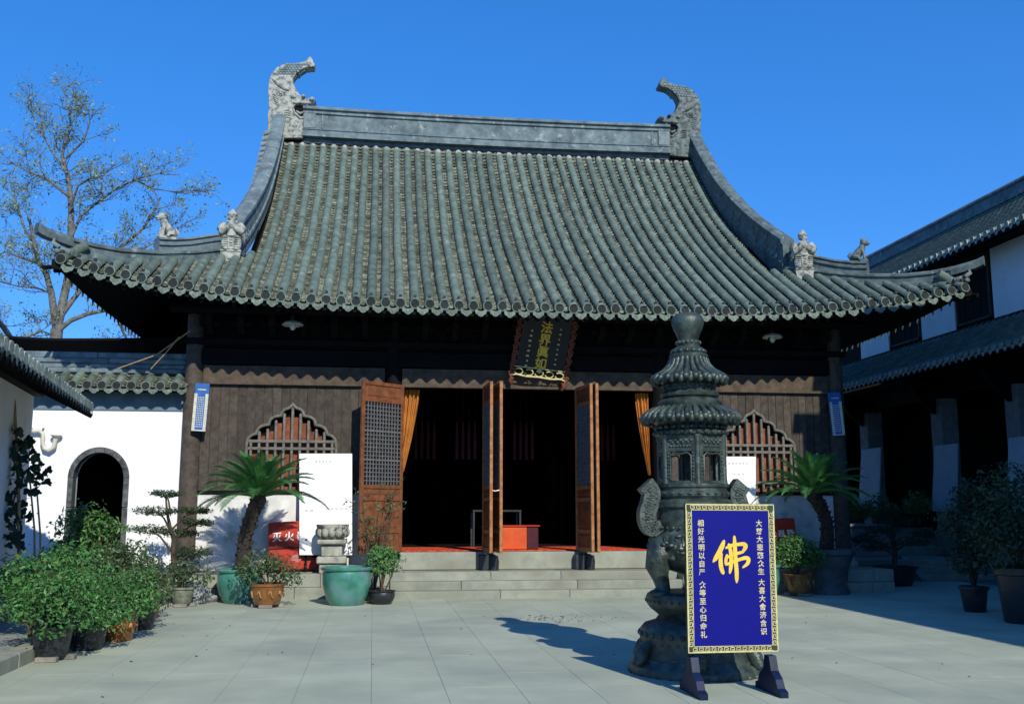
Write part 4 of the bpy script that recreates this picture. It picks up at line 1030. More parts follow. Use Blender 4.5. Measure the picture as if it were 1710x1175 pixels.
def fret(q):
    def bar(x0, z0, x1, z1, wd=.0042): q.box((min(x0, x1) - wd, -.0185, min(z0, z1) - wd), (max(x0, x1) + wd, -.0165, max(z0, z1) + wd))
    for e in (.006,):
        bar(-W2 + e, e, W2 - e, e); bar(-W2 + e, SHH - e, W2 - e, SHH - e); bar(-W2 + e, e, -W2 + e, SHH - e); bar(W2 - e, e, W2 - e, SHH - e)
    e = .057
    bar(-W2 + e, e, W2 - e, e, .003); bar(-W2 + e, SHH - e, W2 - e, SHH - e, .003); bar(-W2 + e, e, -W2 + e, SHH - e, .003); bar(W2 - e, e, W2 - e, SHH - e, .003)
    def unit(f, s_):
        pts = [(0, .014), (0, .046), (.036 * s_, .046), (.036 * s_, .026), (.018 * s_, .026)]
        for a, c in zip(pts, pts[1:]): bar(*f(*a), *f(*c), .0033)
        bar(*f(.0, .014), *f(.05 * s_, .014), .0033)
    n = int((2 * W2 - .1) / .056)
    for k in range(n):
        x0 = -W2 + .05 + (2 * W2 - .1) * k / n
        unit(lambda a, c: (x0 + a, c), 1); unit(lambda a, c: (x0 + a, SHH - c), 1)
    n = int((SHH - .12) / .056)
    for k in range(n):
        z0 = .06 + (SHH - .12) * k / n
        unit(lambda a, c: (-W2 + c, z0 + a), 1); unit(lambda a, c: (W2 - c, z0 + a), 1)
sg('gold_fret', M['gold_pale'], fret, 'stuff')
# the large brush character, stroke by stroke (in units of the zoomed photograph: board 755 x 1175)
def brush(q, pts, y=-.0135):
    P = []
    k = len(pts)
    for i in range((k - 1) * 6 + 1):
        t = min(i / 6, k - 1.0001); j = int(t); f = t - j
        p0 = pts[max(0, j - 1)]; p1 = pts[j]; p2 = pts[min(k - 1, j + 1)]; p3 = pts[min(k - 1, j + 2)]
        P.append([.5 * ((2 * p1[c]) + (p2[c] - p0[c]) * f + (2 * p0[c] - 5 * p1[c] + 4 * p2[c] - p3[c]) * f * f + (3 * p1[c] - p0[c] - 3 * p2[c] + p3[c]) * f ** 3) for c in range(3)])
    def cv(a, b_): return ((a - 377) / 622 * 2 * W2, (1080 - b_) / 1020 * SHH + .0)
    V = []
    for i, (a, b_, wd) in enumerate(P):
        n0 = P[max(0, i - 1)]; n1 = P[min(len(P) - 1, i + 1)]; tx, ty = n1[0] - n0[0], n1[1] - n0[1]; l = math.hypot(tx, ty) + 1e-6
        nx, ny = -ty / l, tx / l; wd = max(wd, 1.0) * 1.22
        for s_ in (-1, 1):
            u, v = cv(a + nx * wd / 2 * s_, b_ + ny * wd / 2 * s_); V.append((u, y, v))
    m = len(P)
    q.add(V, [(2 * i, 2 * i + 1, 2 * i + 3, 2 * i + 2) for i in range(m - 1)])
    for e in (0, -1):
        a, b_, wd = P[e]; C_ = [cv(a + wd / 2 * math.cos(t), b_ + wd / 2 * math.sin(t)) for t in [i * math.pi / 5 for i in range(10)]]
        q.add([(u, y - .0002, v) for u, v in C_], [tuple(range(10))])
STROKES = [[(330, 318, 14), (318, 350, 26), (296, 395, 27), (270, 438, 24), (252, 462, 10)],
           [(308, 405, 18), (303, 450, 23), (306, 500, 24), (318, 540, 20)],
           [(343, 368, 12), (375, 352, 20), (430, 342, 19), (470, 342, 24), (478, 362, 24), (458, 395, 14)],
           [(345, 436, 12), (385, 415, 18), (440, 400, 17), (462, 396, 12)],
           [(348, 415, 12), (340, 450, 18), (338, 480, 14)],
           [(340, 482, 14), (390, 462, 19), (440, 445, 19), (478, 436, 22), (497, 446, 22), (488, 476, 20), (456, 502, 10)],
           [(362, 342, 15), (374, 390, 21), (376, 450, 22), (372, 500, 21), (364, 540, 12)],
           [(402, 288, 14), (404, 350, 22), (406, 430, 22), (411, 520, 23), (411, 580, 20), (410, 606, 8)]]
sg('large_character', M['gold'], lambda q: [brush(q, st, -.0135 - .0004 * i) for i, st in enumerate(STROKES)])
def col(q, chars, x0, z0, x1, z1, gap):
    n = len(chars)
    for k, ch in enumerate(chars):
        kk = k + (gap[1] if k >= gap[0] else 0); t = kk / (n - 1 + gap[1])
        u = x0 + (x1 - x0) * t; v = z0 + (z1 - z0) * t
        write(q, ch, (u - 377) / 622 * 2 * W2, (1080 - v) / 1020 * SHH, .063, -.0135, 0 if ch in '严' else .018)
sg('left_characters', M['gold_pale'], lambda q: col(q, '相好光明以自严众等至心归命礼', 172, 195, 176, 955, (7, .55)), 'stuff')
sg('right_characters', M['gold_pale'], lambda q: col(q, '大慈大悲愍众生大喜大舍济含识', 578, 195, 590, 940, (7, .35)), 'stuff')
for px, py0, py1 in ((1166, 1092, 1158), (1300, 1086, 1152)):
    p = at((1153 if px < 1200 else 1290), py0, SY); fy = onz_y = None
    tz = .30; fx = p.x + (.035 if px < 1200 else -.005)
    prof = [(.22, 0), (.22, .05), (.17, .07), (.14, .14), (.07, .20), (.04, .32), (-.04, .32), (-.07, .20), (-.14, .14), (-.17, .07), (-.22, .05), (-.22, 0)]
    prof = [(SY + .02 + a * 1.35, b_) for a, b_ in prof]
    b = MB(); b.prism(prof, fx - .045, fx + .025, 'x'); b.build('foot', M['navy'], sgn_t)

# ================================================================== POTS AND PLANTS
POTG = 'glazed and stone plant pots in the courtyard'
def potprof(kind, r, h):
    if kind == 'urn': return [(r * .62, 0), (r * .66, .02), (r * .80, h * .22), (r * .93, h * .55), (r * .93, h * .78), (r * .90, h * .88), (r * 1.0, h * .93), (r * 1.02, h * .98), (r * .98, h), (r * .88, h * .985), (r * .86, h * .90)]
    if kind == 'bowl': return [(r * .68, 0), (r * .70, .015), (r * .84, h * .45), (r * .93, h * .84), (r * 1.0, h * .88), (r * 1.02, h * .98), (r * .94, h), (r * .88, h * .96), (r * .86, h * .88)]
    return [(r * .66, 0), (r * .70, .02), (r * .88, h * .85), (r * .98, h * .87), (r, h * .99), (r * .92, h), (r * .86, h * .9)]
def pot(name, label, x, y, r, h, m, kind='taper', z=0.0, feet=None, sx=1.0, deco=None):
    t = thing(name, label, 'plant pot', (x, y, z))
    z0 = z + (.055 if feet else 0)
    b = MB(); b.lathe(potprof(kind, r, h), (x, y, z0), 36, cap=True); o = b.build('pot_body', M[m], t, sharp=35)
    b = MB(); b.lathe([(r * .87, h * .91), (r * .5, h * .93), (r * .1, h * .94)], (x, y, z0), 20); b.build('soil', M['soil'], t)
    if deco:
        b = MB()
        for k in range(9):
            a = 2 * math.pi * k / 9
            b.tube([(x + r * .90 * math.cos(a + q * .06), y + r * .90 * math.sin(a + q * .06), z0 + h * (.5 + .18 * math.sin(q * 1.1))) for q in range(6)], .012, 5)
        b.build('relief', M[deco], t)
    if feet:
        for k in range(3):
            a = 2 * math.pi * k / 3 + .5; b = MB(); b.box((x + r * .6 * math.cos(a) - .11, y + r * .6 * math.sin(a) - .055, z), (x + r * .6 * math.cos(a) + .11, y + r * .6 * math.sin(a) + .055, z + .055), .008, None); b.build('brick', M['brick'], t)
    return z0 + h * .92
def crown_pts(blobs, n, shell=.55):
    tot = sum(b[3] * b[4] * b[5] for b in blobs) if False else sum((b[3] * b[4] * b[5]) ** .7 for b in blobs)
    P = []; N_ = []
    for (x, y, z, rx, ry, rz) in blobs:
        k = max(6, int(n * (rx * ry * rz) ** .7 / tot))
        d = nrg.normal(0, 1, (k, 3)); d /= np.linalg.norm(d, axis=1)[:, None]
        rr = nrg.uniform(shell ** 2, 1.12, k) ** .5 * np.where(nrg.random(k) < .13, 1.24, 1.0)
        rr *= 1 + .12 * np.sin(d[:, 0] * 7 + x * 9) * np.sin(d[:, 1] * 6 + 1) + .08 * np.sin(d[:, 2] * 9)
        P.append(np.stack([x + d[:, 0] * rx * rr, y + d[:, 1] * ry * rr, z + d[:, 2] * rz * rr], 1)); N_.append(d + np.array([0, 0, .4]))
    return np.concatenate(P), np.concatenate(N_)
def shrub(name, label, x, y, z, blobs, n, leaf, size, stems=5, group=None, aspect=.5, stemm='twig', spread=.5):
    t = thing(name, label, 'shrub', (x, y, z), group)
    B = [(x + a, y + b_, z + c, d, e, f) for a, b_, c, d, e, f in blobs]
    P, N_ = crown_pts(B, n); q = MB(); q.leaves(P, N_, size, aspect)
    tag(q.build('foliage', M[leaf], t), kind='stuff')
    for k in range(stems):
        bb = B[k % len(B)]
        e = Vector((bb[0] + rng.uniform(-.4, .4) * bb[3], bb[1] + rng.uniform(-.4, .4) * bb[4], bb[2] + rng.uniform(0, .6) * bb[5])); s0 = Vector((x + rng.uniform(-.03, .03), y + rng.uniform(-.03, .03), z - .03))
        m_ = s0.lerp(e, .5) + Vector((rng.uniform(-.06, .06), rng.uniform(-.06, .06), .03)); q = MB()
        q.tube([s0, m_, e], [.016, .012, .006], 6)
        for j in range(3): q.tube([m_.lerp(e, .3 * j), e + Vector((rng.uniform(-.2, .2), rng.uniform(-.2, .2), rng.uniform(-.05, .15)))], [.007, .003], 4)
        q.build('stem', M[stemm], t)
    return t
def rblobs(n, sx, sy, sz, r, zc):
    return [(rng.uniform(-sx, sx), rng.uniform(-sy, sy), zc + rng.uniform(-sz, sz), r * rng.uniform(.7, 1.15), r * rng.uniform(.7, 1.15), r * rng.uniform(.6, .95)) for _ in range(n)]

# cycads
def cycad(name, label, base, top, bend, nf, L_, fx=1.0):
    t = thing(name, label, 'cycad', tuple(base))
    base, top = Vector(base), Vector(top); mid = base.lerp(top, .5) + Vector(bend)
    pts = [base.lerp(mid, 0), base * .49 + mid * .51 * 1.0 if False else base.lerp(mid, .5) + Vector(bend) * .18, mid, mid.lerp(top, .5) + Vector(bend) * .18, top, top + Vector((0, 0, .06))]
    b = MB(); b.tube(pts, [.15, .13, .115, .12, .14, .10], 14)
    for i in range(90):                                       # old leaf bases
        s_ = rng.uniform(0, 3.95); j = int(s_); p = pts[j].lerp(pts[j + 1], s_ - j); a = rng.uniform(0, 6.28); rr = .12
        d = (pts[j + 1] - pts[j]).normalized(); o1 = d.orthogonal().normalized(); o2 = d.cross(o1); rad = o1 * math.cos(a) + o2 * math.sin(a)
        b.tube([p + rad * rr * .85, p + rad * (rr + .035) + d * .03], [.03, .012], 5)
    b.build('trunk', M['cycad_trunk'], t)
    for i in range(nf):
        az = i * 2.39996 + rng.uniform(-.12, .12); lv = (i + .5) / nf
        el = R(84 - 76 * lv ** .9 + rng.uniform(-6, 6)); LL = L_ * rng.uniform(.88, 1.08) * (.80 + .25 * lv)
        d = Vector((math.cos(az) * math.cos(el), math.sin(az) * math.cos(el), math.sin(el))); h = Vector((math.cos(az), math.sin(az), 0))
        side = Vector((-math.sin(az), math.cos(az), 0)); K = 26; rach = []; p = top + Vector((0, 0, .02)) + h * .03
        for k in range(K + 1):
            f = k / K; e2 = el - R(42 + 22 * lv) * f ** 1.4; rach.append(p.copy()); p = p + (h * math.cos(e2) + Vector((0, 0, math.sin(e2)))) * LL / K
        q = MB(); q.tube(rach[::2], [.012 * (1 - .8 * j / 13) for j in range(len(rach[::2]))], 4)
        for k in range(3, K + 1):
            f = k / K; ln = .20 * math.sin(math.pi * min(1, (.12 + .86 * f))) ** .6 * (1.0 if f < .9 else .6)
            tg = (rach[k] - rach[k - 1]).normalized(); upv = side.cross(tg) * -1
            if upv.z < 0: upv = -upv
            for s_ in (-1, 1):
                for o_ in (0, .5):
                    b0 = rach[k] - tg * (LL / K) * o_
                    dr = (side * s_ * .78 + tg * .62 + upv * .22 + Vector((0, 0, rng.uniform(-.08, .04)))).normalized(); wd = tg * .0085
                    tip = b0 + dr * ln; m_ = b0 + dr * ln * .5 + upv * .012
                    q.add([b0 - wd, b0 + wd, m_ + wd * 1.1, tip, m_ - wd * 1.1], [(0, 1, 2, 4), (4, 2, 3)])
        q.build('frond', M['frond'], t)
    return t
# teal pot with the left cycad
P1 = (-2.28, 18.72)
zs = pot('glazed_pot', 'teal glazed pot holding the left cycad, half hidden by the bushy shrub', P1[0], P1[1], .42, .58, 'teal', 'urn')
ctop = at(433, 832, 18.6)
cycad('cycad_palm', 'cycad with leaning dark trunk and arching fronds in front of the left window', (P1[0] + .06, P1[1] - .02, zs - .02), tuple(ctop), (-.10, 0, .02), 44, 1.16)
# big teal pot in the middle left
cg = at(576, 1012, 17.70)
pot('glazed_pot', 'largest teal glazed pot standing left of the temple steps', cg.x + .01, 18.05, .445, .64, 'teal', 'urn')
# lotus pedestal behind it
pp = at(554, 940, 19.55)
ped = thing('stone_pedestal', 'small weathered stone pedestal with lotus top behind the largest teal pot', 'pedestal', (pp.x, 19.55, .44))
def pedz(y): return at(554, y, 19.55).z
b = MB(); b.box((pp.x - .22, 19.33, .44), (pp.x + .22, 19.77, pedz(940)), .015); b.build('base_block', M['stone'], ped)
b = MB(); b.box((pp.x - .27, 19.28, pedz(940) + .002), (pp.x + .27, 19.82, pedz(928)), .02); b.box((pp.x - .19, 19.36, pedz(927.9)), (pp.x + .19, 19.74, pedz(908)), .015); b.box((pp.x - .27, 19.28, pedz(907.9)), (pp.x + .27, 19.82, pedz(900)), .02); b.build('waist_block', M['stone'], ped)
b = MB(); b.lathe([(.17, pedz(900)), (.20, pedz(896)), (.27, pedz(886)), (.30, pedz(878)), (.30, pedz(875))], (pp.x, 19.55, 0), 24)
for k in range(12):
    a = 2 * math.pi * k / 12; b.ball((pp.x + .245 * math.cos(a), 19.55 + .245 * math.sin(a), pedz(888)), (.075, .075, .10), 8, 6)
b.build('lotus_top', M['stone'], ped)
# right teal pot
pot('glazed_pot', 'teal glazed pot right of the blue sign, partly hidden by it', 6.98, 18.15, .40, .62, 'teal', 'urn')
# brown pot with shrub
bp = at(443, 1012, 17.5)
zs = pot('glazed_pot', 'brown glazed pot with light relief standing on bricks in front of the left cycad', bp.x, 17.75, .30, .34, 'brown', 'bowl', feet=True, deco='relief')
shrub('azalea_shrub', 'loose round shrub in the brown glazed pot in front of the left cycad', bp.x, 17.75, zs, [(-.18, 0, .30, .34, .3, .24), (.2, .05, .26, .32, .28, .22), (0, -.08, .38, .32, .28, .2), (-.36, .05, .18, .22, .2, .18), (.38, 0, .12, .2, .2, .18)], 1700, 'leaf_dry', .052, 5)
# small mossy pot with shrub, left
mp_ = at(301, 1010, 17.9)
zs = pot('stone_pot', 'small mossy stone pot on bricks beside the left platform edge', mp_.x, 18.05, .21, .27, 'mosspot', 'taper', feet=True)
shrub('azalea_shrub', 'low spreading shrub in the small mossy pot below the tiered bonsai', mp_.x, 18.05, zs, [(-.2, 0, .2, .28, .25, .22), (.22, 0, .22, .30, .25, .22), (0, -.05, .30, .26, .24, .2)], 1200, 'leaf_dry', .05, 4)
# dark pot with clipped round shrub, right of the teal pot
dp = at(638, 1008, 17.95)
zs = pot('dark_pot', 'small dark round pot beside the largest teal pot', dp.x, 18.1, .235, .23, 'blackpot', 'urn')
shrub('round_shrub', 'clipped round shrub on short stems in the small dark pot by the steps', dp.x, 18.1, zs, [(0, 0, .52, .31, .31, .26), (-.12, .05, .46, .22, .22, .2), (.14, -.04, .48, .2, .2, .2), (0, 0, .64, .22, .22, .15)], 1700, 'leaf', .045, 5)
# thin sapling in front of the lattice door
sp = (.04, 18.75)
sap = thing('thin_sapling', 'thin twiggy sapling with sparse small leaves in front of the opened lattice door', 'sapling', (sp[0], sp[1], .0))
b = MB(); LP = []; LN = []
for k in range(9):
    a = rng.uniform(0, 6.28); r_ = rng.uniform(.15, .42); h = rng.uniform(1.55, 2.05); p0 = Vector((sp[0] + .03 * math.cos(a), sp[1] + .03 * math.sin(a), .2))
    pts = [p0, p0.lerp(Vector((sp[0] + r_ * math.cos(a), sp[1] + r_ * math.sin(a) * .6, h)), .55) + Vector((rng.uniform(-.05, .05), 0, 0)), Vector((sp[0] + r_ * math.cos(a) * 1.1, sp[1] + r_ * math.sin(a) * .6, h))]
    b.tube(pts, [.014, .010, .004], 5)
    for j in range(9):
        f = rng.uniform(.45, 1); q = pts[0].lerp(pts[1], f / .55) if f < .55 else pts[1].lerp(pts[2], (f - .55) / .45)
        e = q + Vector((rng.uniform(-.3, .3), rng.uniform(-.15, .15), rng.uniform(0, .22))); b.tube([q, e], [.005, .002], 4)
        for _ in range(6): LP.append(q.lerp(e, rng.uniform(.3, 1.05)) + Vector((rng.uniform(-.03, .03),) * 3)); LN.append((rng.uniform(-1, 1), -.6, .8))
b.build('stems', M['twig'], sap); q = MB(); q.leaves(LP, LN, .05, .55); tag(q.build('foliage', M['leaf_dry'], sap), kind='stuff')
sapz = pot('dark_pot', 'low dark pot of the thin sapling, tucked behind the clipped round shrub', sp[0], sp[1], .20, .22, 'blackpot', 'taper')

# left row of shrubs in pots
ROWP = [(-3.40, 11.90, .235, .31, 'blackpot', 'wide dark pot on bricks at the front of the left shrub row'),
        (-3.26, 12.75, .24, .30, 'blackpot', 'dark pot second in the left shrub row, in the shade of its shrub'),
        (-3.10, 13.55, .24, .34, 'brown', 'orange-brown glazed pot in the middle of the left shrub row'),
        (-3.08, 14.75, .21, .30, 'blackpot', 'dark pot fourth in the left shrub row'),
        (-3.30, 16.2, .20, .30, 'terracotta', 'reddish pot at the far end of the left shrub row')]
RL = ['airy bright green shrub in the wide dark pot at the front of the left row', 'bushy green shrub second in the left row', 'dense green shrub drooping over the orange-brown pot', 'dense small-leaved shrub fourth in the left row', 'brownish green shrub at the far end of the left row near the mossy pot']
for k, (x, y, r_, h, m_, lab) in enumerate(ROWP):
    zs = pot('plant_pot', lab, x, y, r_, h, m_, 'bowl' if k else 'taper', feet=(k == 0), deco=('relief' if k == 2 else None))
    s_ = (.27, .29, .29, .25, .24)[k]; w_ = (.33, .33, .31, .22, .22)[k]; n = (3500, 3600, 3600, 2500, 2500)[k]
    bl = rblobs(11, w_, w_, .18, s_ * .78, (.33, .27, .30, .34, .38)[k]) + [(-w_, 0, .22, .28, .26, .2), (w_ * .9, -.1, .16, .22, .24, .2), (.05, -.3, .1, .24, .2, .18)]
    shrub('azalea_shrub', RL[k], x, y, zs, bl, n, 'leaf' if k < 3 else 'leaf_dry', .048 if k < 2 else .044, 7)
for k, (x, y, hh, lab) in enumerate(((-3.95, 13.0, .55, 'low green shrub on the left bed behind the front pots'), (-4.1, 15.2, .6, 'green shrub on the left bed beside the bamboo stakes'), (-4.1, 17.4, .6, 'reddish green shrub on the left bed below the arched doorway'))):
    shrub('garden_shrub', lab, x, y, .15, rblobs(7, .32, .4, .15, .32, hh), 2200, 'leaf' if k < 2 else 'leaf_dry', .06, 6)
shrub('leafy_shrub', 'tall bright leafy shrub beside the arched doorway', -4.95, 18.9, .15, [(0, 0, 1.25, .34, .34, .3), (.22, 0, 1.0, .36, .34, .3), (-.25, .05, 1.1, .36, .34, .34), (.1, -.1, .7, .4, .34, .3), (-.3, 0, .65, .34, .34, .3), (.42, 0, 1.18, .22, .2, .14)], 1500, 'leaf_bright', .105, 8, aspect=.42)
# raised bed with kerb
bed = thing('raised_bed', 'raised stone-edged planting bed along the left wing', 'planting bed', (-4.3, 14, 0))
b = MB(); b.box((-9, 6, -.02), (-3.74, 19.2, .12)); b.build('bed_top', M['concrete'], bed)
y = 6.0
while y < 19.1:
    l = min(1.3 * rng.uniform(.8, 1.2), 19.2 - y); b = MB(); b.box((-3.76 + rng.uniform(-.01, .01), y + .004, -.02), (-3.56, y + l - .004, .155), .015); b.build('kerb_stone', M['step'], bed); y += l
# garden rocks by the platform
for (px, py, Y, r_, lab) in ((318, 955, 18.7, .34, 'rounded grey rock at the foot of the tiered bonsai'), (348, 985, 18.85, .16, 'small rock between the mossy pot and the teal cycad pot'), (236, 965, 18.6, .26, 'grey rock behind the far end of the left shrub row')):
    p = at(px, py, Y); b = MB(); b.ball((p.x, p.y, r_ * .35), (r_, r_ * .8, r_ * .75), 14, 10)
    b.v = [(v[0] + .05 * math.sin(v[1] * 17 + v[2] * 11), v[1] + .05 * math.sin(v[0] * 13 + v[2] * 19), v[2] + .04 * math.sin(v[0] * 21)) for v in b.v]
    tag(b.build('garden_rock', M['concrete'], loc=(p.x, p.y, 0)), lab, 'rock')
# tiered bonsai
tb0 = at(292, 945, 18.95); bon = thing('tiered_bonsai', 'bonsai tree with flat clipped tiers against the white wall', 'bonsai', (tb0.x, 18.95, .3))
Y_ = 18.95
def bp_(px, py, dy=0): return at(px, py, Y_ + dy)
b = MB(); b.tube([bp_(292, 955), bp_(289, 925), bp_(290, 900), bp_(284, 880), bp_(279, 855), bp_(277, 830)], [.05, .045, .04, .032, .024, .014], 8); b.build('trunk', M['twig'], bon)
TI = [(277, 824, 24, 7), (262, 853, 34, 9), (325, 852, 26, 7), (250, 884, 36, 10), (300, 890, 32, 9), (330, 872, 24, 8), (322, 922, 30, 12)]
for k, (px, py, wx, wz) in enumerate(TI):
    c = bp_(px, py, rng.uniform(-.15, .15)); s_ = 20 / 1700
    P, N_ = crown_pts([(c.x, c.y, c.z, wx * s_ * .95, wx * s_ * .7, wz * s_ * .8), (c.x - wx * s_ * .5, c.y, c.z + .02, wx * s_ * .5, wx * s_ * .4, wz * s_ * .6), (c.x + wx * s_ * .5, c.y, c.z - .01, wx * s_ * .55, wx * s_ * .4, wz * s_ * .6)], 800, .3)
    q = MB(); q.leaves(P, N_ * .5 + np.array([0, 0, .8]), .042, .5); tag(q.build('foliage_tier', M['pine'], bon), kind='stuff')
    q = MB(); q.tube([bp_(288 - (k < 4) * 3, min(940, py + 34)), bp_((px + 286) / 2, py + 12), c], [.022, .016, .010], 6)
    for j in range(5): q.tube([bp_((px * 2 + 286) / 3, py + 8), c + Vector((rng.uniform(-1, 1) * wx * s_ * .8, rng.uniform(-.1, .1), 0))], [.008, .003], 4)
    q.build('branch', M['twig'], bon)

# right cycad and pots
P2 = (8.75, 19.15)
cp = thing('concrete_planter', 'large dark concrete planter holding the right cycad', 'planter', (P2[0], P2[1], 0))
b = MB(); b.lathe([(.42, 0), (.40, .08), (.36, .18), (.40, .45), (.50, .72), (.55, .76), (.55, .84), (.48, .85), (.45, .78)], (P2[0], P2[1], 0), 12); b.build('planter_body', M['stone_shaded'], cp, sharp=30)
b = MB(); b.lathe([(.45, .78), (.1, .82)], (P2[0], P2[1], 0), 16); b.build('soil', M['soil'], cp)
ct = at(1358, 826, 19.0)
cycad('cycad_palm', 'cycad leaning left from the concrete planter in front of the right window', (P2[0], P2[1], .8), tuple(ct), (.14, 0, .06), 46, 1.14)
rp_ = at(1352, 985, 18.3)
zs = pot('glazed_pot', 'brown glazed pot on a brick between the blue sign and the right cycad', rp_.x, 18.75, .29, .36, 'brown', 'bowl', feet=True, deco='relief')
shrub('azalea_shrub', 'dense glossy round shrub in the brown pot right of the blue sign', rp_.x - .05, 18.75, zs, [(0, 0, .40, .42, .4, .30), (-.25, 0, .34, .3, .3, .24), (.26, 0, .36, .3, .3, .26), (0, 0, .55, .3, .3, .18)], 2600, 'leaf_bright', .06, 5)

# ================================================================== LESSER TILED ROOFS
def tiled_slope(parent, A, B, S, sp=.26, r=.07, th=.12, individual=False, caps=True, rowname='tile_row', sag=.0, k=8, deckm='dark'):
    """tiles on a slope: eave from A to B, S from the eave up to the top."""
    A, B, S = Vector(A), Vector(B), Vector(S); E = B - A; n = max(1, int(E.length / sp)); e = E.normalized()
    up = e.cross(S).normalized(); up = up if up.z > 0 else -up
    out = Vector((-S.x, -S.y, 0)).normalized()
    d = MB(); P = []
    for i in range(k + 1):
        f = i / k; o = S * f - Vector((0, 0, sag * math.sin(math.pi * f))); P.append([A + o, B + o])
    d.grid(P); d.grid([[p - Vector((0, 0, th)) for p in row] for row in P]); d.add([A, B, B - Vector((0, 0, th)), A - Vector((0, 0, th))], [(0, 1, 2, 3)])
    d.add([P[i][0] for i in range(k + 1)] + [P[i][0] - Vector((0, 0, th)) for i in range(k + 1)], [(i, i + 1, k + 2 + i, k + 1 + i) for i in range(k)])
    d.add([P[i][1] for i in range(k + 1)] + [P[i][1] - Vector((0, 0, th)) for i in range(k + 1)], [(i, i + 1, k + 2 + i, k + 1 + i) for i in range(k)])
    deck = d.build('roof', M[deckm], parent)
    rows, pans, ends = MB(), MB(), MB()
    ang = math.atan2(out.x, -out.y)
    for i in range(n):
        c = A + e * ((i + .5) * E.length / n)
        pts = [c + S * (j / k) - Vector((0, 0, sag * math.sin(math.pi * j / k) - .01)) for j in range(k + 1)]
        b = MB() if individual else rows
        half_tube(b, pts, r * 1.06, r * .92, n=6 if individual else 4, tl=.34)
        if individual: b.build(rowname, M['tile'], deck, loc=tuple(c), sharp=50)
        if caps:
            if individual: place(capm, 'eave_cap', deck, c + out * .03 + Vector((0, 0, .02)), (R(-5), 0, ang), (r / .09,) * 3)
            else:
                ends.tube([c + Vector((0, 0, .02)), c + out * .035 + Vector((0, 0, .02))], r * 1.05, 9)
    for i in range(n + 1):
        c = A + e * (i * E.length / n)
        m_ = max(2, int(S.length / .11)) if individual else max(2, int(S.length / .2)); wv = sp / 2 - r * .6
        for j in range(m_):
            p0 = c + S * (j / m_) - Vector((0, 0, sag * math.sin(math.pi * j / m_))); p1 = c + S * ((j + 1) / m_) - Vector((0, 0, sag * math.sin(math.pi * (j + 1) / m_)))
            lf = rng.uniform(.025, .04)
            pans.add([p0 - e * wv + up * lf, p0 + up * (lf - .02), p0 + e * wv + up * lf, p1 - e * wv + up * .01, p1 - up * .01, p1 + e * wv + up * .01, p0 - e * wv, p0 + e * wv], [(0, 1, 4, 3), (1, 2, 5, 4), (6, 0, 1, 2, 7)])
        if caps:
            if individual: place(dripm, 'drip_tile', deck, c + out * .02, (R(-10), 0, ang), (sp / .275,) * 3)
            else:
                q = c + out * .02; ends.add([q - e * .07 - Vector((0, 0, .02)), q + e * .07 - Vector((0, 0, .02)), q + e * .06 - Vector((0, 0, .08)), q - Vector((0, 0, .125)), q - e * .06 - Vector((0, 0, .08))], [(0, 1, 2, 3, 4)])
    if not individual: tag(rows.build('tile_rows', M['tile'], deck), kind='stuff')
    tag(pans.build('pan_tiles', M['pan'], deck), kind='stuff')
    if caps and not individual: tag(ends.build('eave_tiles', M['drip_sunlit'], deck), kind='stuff')
    return deck

# ================================================================== WHITE WALL WITH ARCHED DOORWAY
WWY = 20.5
ww = thing('courtyard_wall', 'white plastered wall with arched doorway and tiled coping left of the temple', 'wall', (-5.1, WWY, 0))
XL, XRw = -6.9, -3.66
ac = at(165, 800, WWY).x; ar = .475; zsp = at(165, 800, WWY).z + .02
ztw = 3.50
def arch(r_, n=18): return [(ac + r_ * math.cos(math.pi - math.pi * i / n), zsp + r_ * math.sin(math.pi * i / n) * 1.06) for i in range(n + 1)]
in_ = arch(ar)
b = MB()
poly = [(XL, 0), (ac - ar, 0)] + in_ + [(ac + ar, 0), (XRw, 0), (XRw, ztw), (XL, ztw)]
b.prism(poly, WWY, WWY + .32); b.build('wall_face', M['white'], ww)
b = MB(); b.prism([(XL, ztw + .002), (XRw, ztw + .002), (XRw, 3.86), (XL, 3.86)], WWY - .03, WWY + .30); b.build('eave_band', M['band'], ww)
# arch stones
ro = ar + .085; lst = []
zz = [.2]
while zz[-1] < zsp - .2: zz.append(zz[-1] + rng.uniform(.28, .42))
zz[-1] = zsp
for s_ in (-1, 1):
    for a, c in zip(zz, zz[1:]):
        b = MB(); b.box((ac + s_ * (ar - .012), WWY - .045 - rng.uniform(0, .012), a + .004), (ac + s_ * ro, WWY + .2, c - .004), .012); b.build('arch_stone', M['archstone'], ww)
for i in range(9):
    t0, t1 = math.pi * i / 9 + .008, math.pi * (i + 1) / 9 - .008
    po = [(ac + ro * math.cos(t0 + (t1 - t0) * q / 3), zsp + ro * math.sin(t0 + (t1 - t0) * q / 3) * 1.06) for q in range(4)]
    pi_ = [(ac + (ar - .012) * math.cos(t1 + (t0 - t1) * q / 3), zsp + (ar - .012) * math.sin(t1 + (t0 - t1) * q / 3) * 1.06) for q in range(4)]
    b = MB(); b.prism(po + pi_, WWY - .045 - rng.uniform(0, .012), WWY + .2); b.build('arch_stone', M['archstone'], ww)
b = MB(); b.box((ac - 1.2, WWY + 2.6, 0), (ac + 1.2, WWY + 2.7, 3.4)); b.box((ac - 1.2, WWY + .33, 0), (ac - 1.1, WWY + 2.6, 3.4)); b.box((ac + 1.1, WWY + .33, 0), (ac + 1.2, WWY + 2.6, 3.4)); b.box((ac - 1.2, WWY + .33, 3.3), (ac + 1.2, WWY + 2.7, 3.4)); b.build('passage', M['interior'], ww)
tiled_slope(ww, (XL, WWY - .36, 3.92), (XRw - .02, WWY - .36, 3.92), (0, .62, .34), sp=.262, r=.082, individual=True)
